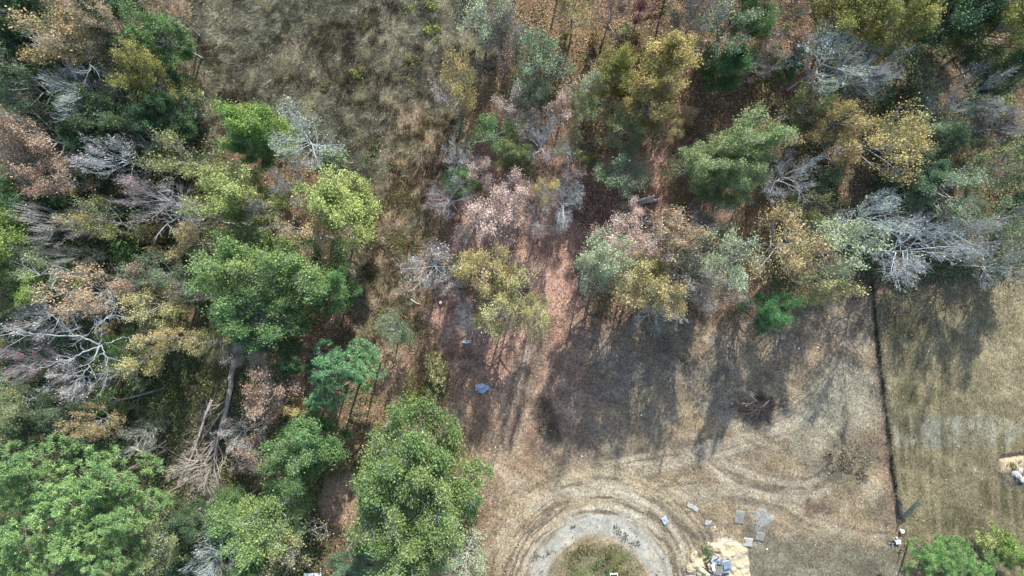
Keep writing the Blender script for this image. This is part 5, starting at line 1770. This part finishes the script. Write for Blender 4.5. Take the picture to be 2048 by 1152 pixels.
for i, (px, py, r, lab) in enumerate([(1388, 1112, (.55, .9), 'tall pale clay lump on the tip of the sand heap'), (1384, 1136, (.95, .8), 'large buff clay lump nearest the turning circle'),
                                      (1400, 1142, (.8, .6), 'cream clay lump at the bottom edge below the scrap'), (1483, 1101, (.6, .8), 'orange tinted clay lump on the far rim of the sand heap'),
                                      (1481, 1123, (.7, .55), 'whitish flat clay lump beside the scrap heap'), (1402, 1128, (.7, .3), 'narrow pale clay ridge beside the scrap'),
                                      (1430, 1149, (.9, .5), 'pale clay lump under the pallet at the bottom edge')]):
    lump_thing('clay_lump', lab, 'clay lump', px, py, r, M_ROCK, 31 + i)
x, y, z = spot(1447, 1128)
DB = [('metal_sheet', 'corrugated blue grey roofing sheet on the sand side of the scrap', 1451, 1126, 1.05, 1.5, .1, M_SHEET, 6, .5, (.05, .1)),
      ('metal_sheet', 'corrugated sheet half under the others at the bottom edge', 1449, 1137, 1.0, 1.0, -.05, M_SHEET, 6, .4, (-.1, .05)),
      ('metal_sheet', 'dull blue panel lying across the top of the scrap', 1427, 1118, 1.1, .9, .5, M_TIN, 0, .55, (.15, -.1)),
      ('metal_sheet', 'narrow bent panel leaning in the middle of the scrap', 1437, 1117, .35, 1.3, -.6, M_SHEET, 0, .75, (.2, .2)),
      ('plywood_sheet', 'pale triangular board propped beside the roofing sheet', 1440, 1121, .4, .9, -.3, M_PLY, 0, .8, (.3, .2)),
      ('plywood_sheet', 'faded pink board at the top of the scrap', 1431, 1109, .6, .45, .3, M_PINKINS, 0, .55, (.1, 0)),
      ('plywood_sheet', 'tan board standing on edge in the shaded side of the scrap', 1415, 1127, .5, .8, .4, M_LUMBER, 0, .5, (0, .5)),
      ('plywood_sheet', 'white streaked board lying beside the pallet', 1423, 1131, .4, 1.1, .35, M_WHITE, 0, .6, (.1, .2))]
for nm, lab, px, py, w, d, rz, mt, rp, dz, tl in DB:
    sheet(nm, lab, 'metal sheet' if nm == 'metal_sheet' else 'board', px, py, w, d, rz, mt, rp, .08, dz, .08, tl)
x, y, z = spot(1433, 1136)
pl = thing('pallet', 'grey slatted pallet lying on the scrap at the bottom edge', 'pallet', (x, y, z + .55), -.1)
for k in range(7):
    MB().box((0, -.54 + k * .18, .12), (1.2, .10, .022)).build('slat', M_PLYGREY if k % 2 else M_LUMBER, pl)
for k in range(3):
    MB().box((-.55 + k * .55, 0, .055), (.09, 1.18, .10)).build('bearer', M_LUMBER, pl)
for i, (px, py, rz, L, lab) in enumerate([(1411, 1135, -.55, 1.9, 'dark beam along the shaded side of the scrap'), (1418, 1141, -.45, 2.0, 'dark beam at the foot of the pallet'),
                                          (1413, 1120, .8, 1.0, 'short dark batten at the tip of the scrap'), (1444, 1145, .05, 1.8, 'dark batten at the bottom edge below the roofing'),
                                          (1430, 1113, .6, .9, 'thin dark batten crossing the pink board')]):
    x, y, z = spot(px, py)
    o = MB().box((0, 0, 0), (L, .13, .09)).build('timber', M_DKMETAL, None, (x, y, z + .42 + .06 * i), (rg.normal(0, .08), rg.normal(0, .1), rz))
    tag(o, lab, 'timber')
x, y, z = spot(1430, 1128)  # added bars: some scrap detail, their darkness stands in for the pile's shadow
sh_ = thing('scrap_heap', 'added dark bars and strips standing in for shade under the scrap boards', 'scrap heap', (x, y, z))
for k in range(26):
    a = rg.uniform(0, PI)
    q = rg.normal(0, 1, 2) * (.75, .62)
    MB().box((q[0], q[1], .12 + .45 * rg.uniform() * max(0, 1 - abs(q[0]) / 1.6)), (rg.uniform(.5, 1.5), rg.uniform(.05, .16), .05), a, (rg.normal(0, .18), rg.normal(0, .18))).build(
        'scrap_bar', (M_DKMETAL, M_DKMETAL, M_SHEET, M_TIN, M_LUMBER)[k % 5], sh_)
# box at the bottom of the turning circle
x, y, z = spot(1227, 1150)
o = thing('crate', 'white open crate on the grass in the middle of the turning circle', 'crate', (x, y, z), .05)
for (c, d) in (((0, .32, .2), (1.1, .06, .4)), ((0, -.32, .2), (1.1, .06, .4)), ((.52, 0, .2), (.06, .58, .4)), ((-.52, 0, .2), (.06, .58, .4))):
    MB().box(c, d).build('side_panel', M_WHITE, o)
MB().box((0, 0, .05), (.98, .58, .05)).build('bottom_panel', M_PLYGREY, o)

# ------------------------------------------------------------------ trailer at the bottom edge
x, y, z = spot(629, 1152)
tr_ = thing('trailer', 'white rimmed open trailer parked under the oaks at the bottom edge', 'trailer', (x, y - .55, z), 0)
MB().box((0, 0, .75), (2.3, 2.3, .08)).build('floor', M_DKMETAL, tr_)
MB().box((0, 1.08, 1.05), (2.52, .55, .10)).build('front_rim', M_WHITE, tr_)
MB().box((1.16, -.36, 1.05), (.22, 2.3, .10)).build('side_rim', M_WHITE, tr_)
MB().box((-1.16, -.36, 1.05), (.22, 2.3, .10)).build('side_rim', M_WHITE, tr_)
for s in (-1, 1):
    MB().box((s * 1.12, -.1, .9), (.06, 2.3, .26)).build('side_panel', M_WHITE, tr_)
    w = MB().tube([(s * 1.22, -.4, .36), (s * 1.40, -.4, .36)], .36, 16).build('wheel', M_POLE, tr_)
    MB().tube([(s * 1.405, -.4, .36), (s * 1.415, -.4, .36)], .18, 12).build('rim', M_WHITE, w)
MB().tube([(1.16, 1.36, 1.05), (1.16, 1.8, 1.06), (1.14, 2.1, 1.0)], .07, 6).build('drawbar', M_WHITE, tr_)

# ------------------------------------------------------------------ rubble beside the trench
for i, (px, py, r, lab) in enumerate([(2033, 950, (.9, .5), 'large grey concrete lump on the trench spoil'), (2043, 957, (.6, .45), 'grey concrete lump at the photo edge of the spoil'),
                                      (2024, 945, (.45, .35), 'small grey lump on the near end of the spoil'), (2038, 942, (.5, .3), 'flat grey lump beside the trench')]):
    lump_thing('concrete_lump', lab, 'rubble', px, py, r, M_RUBBLE, 71 + i, .7)
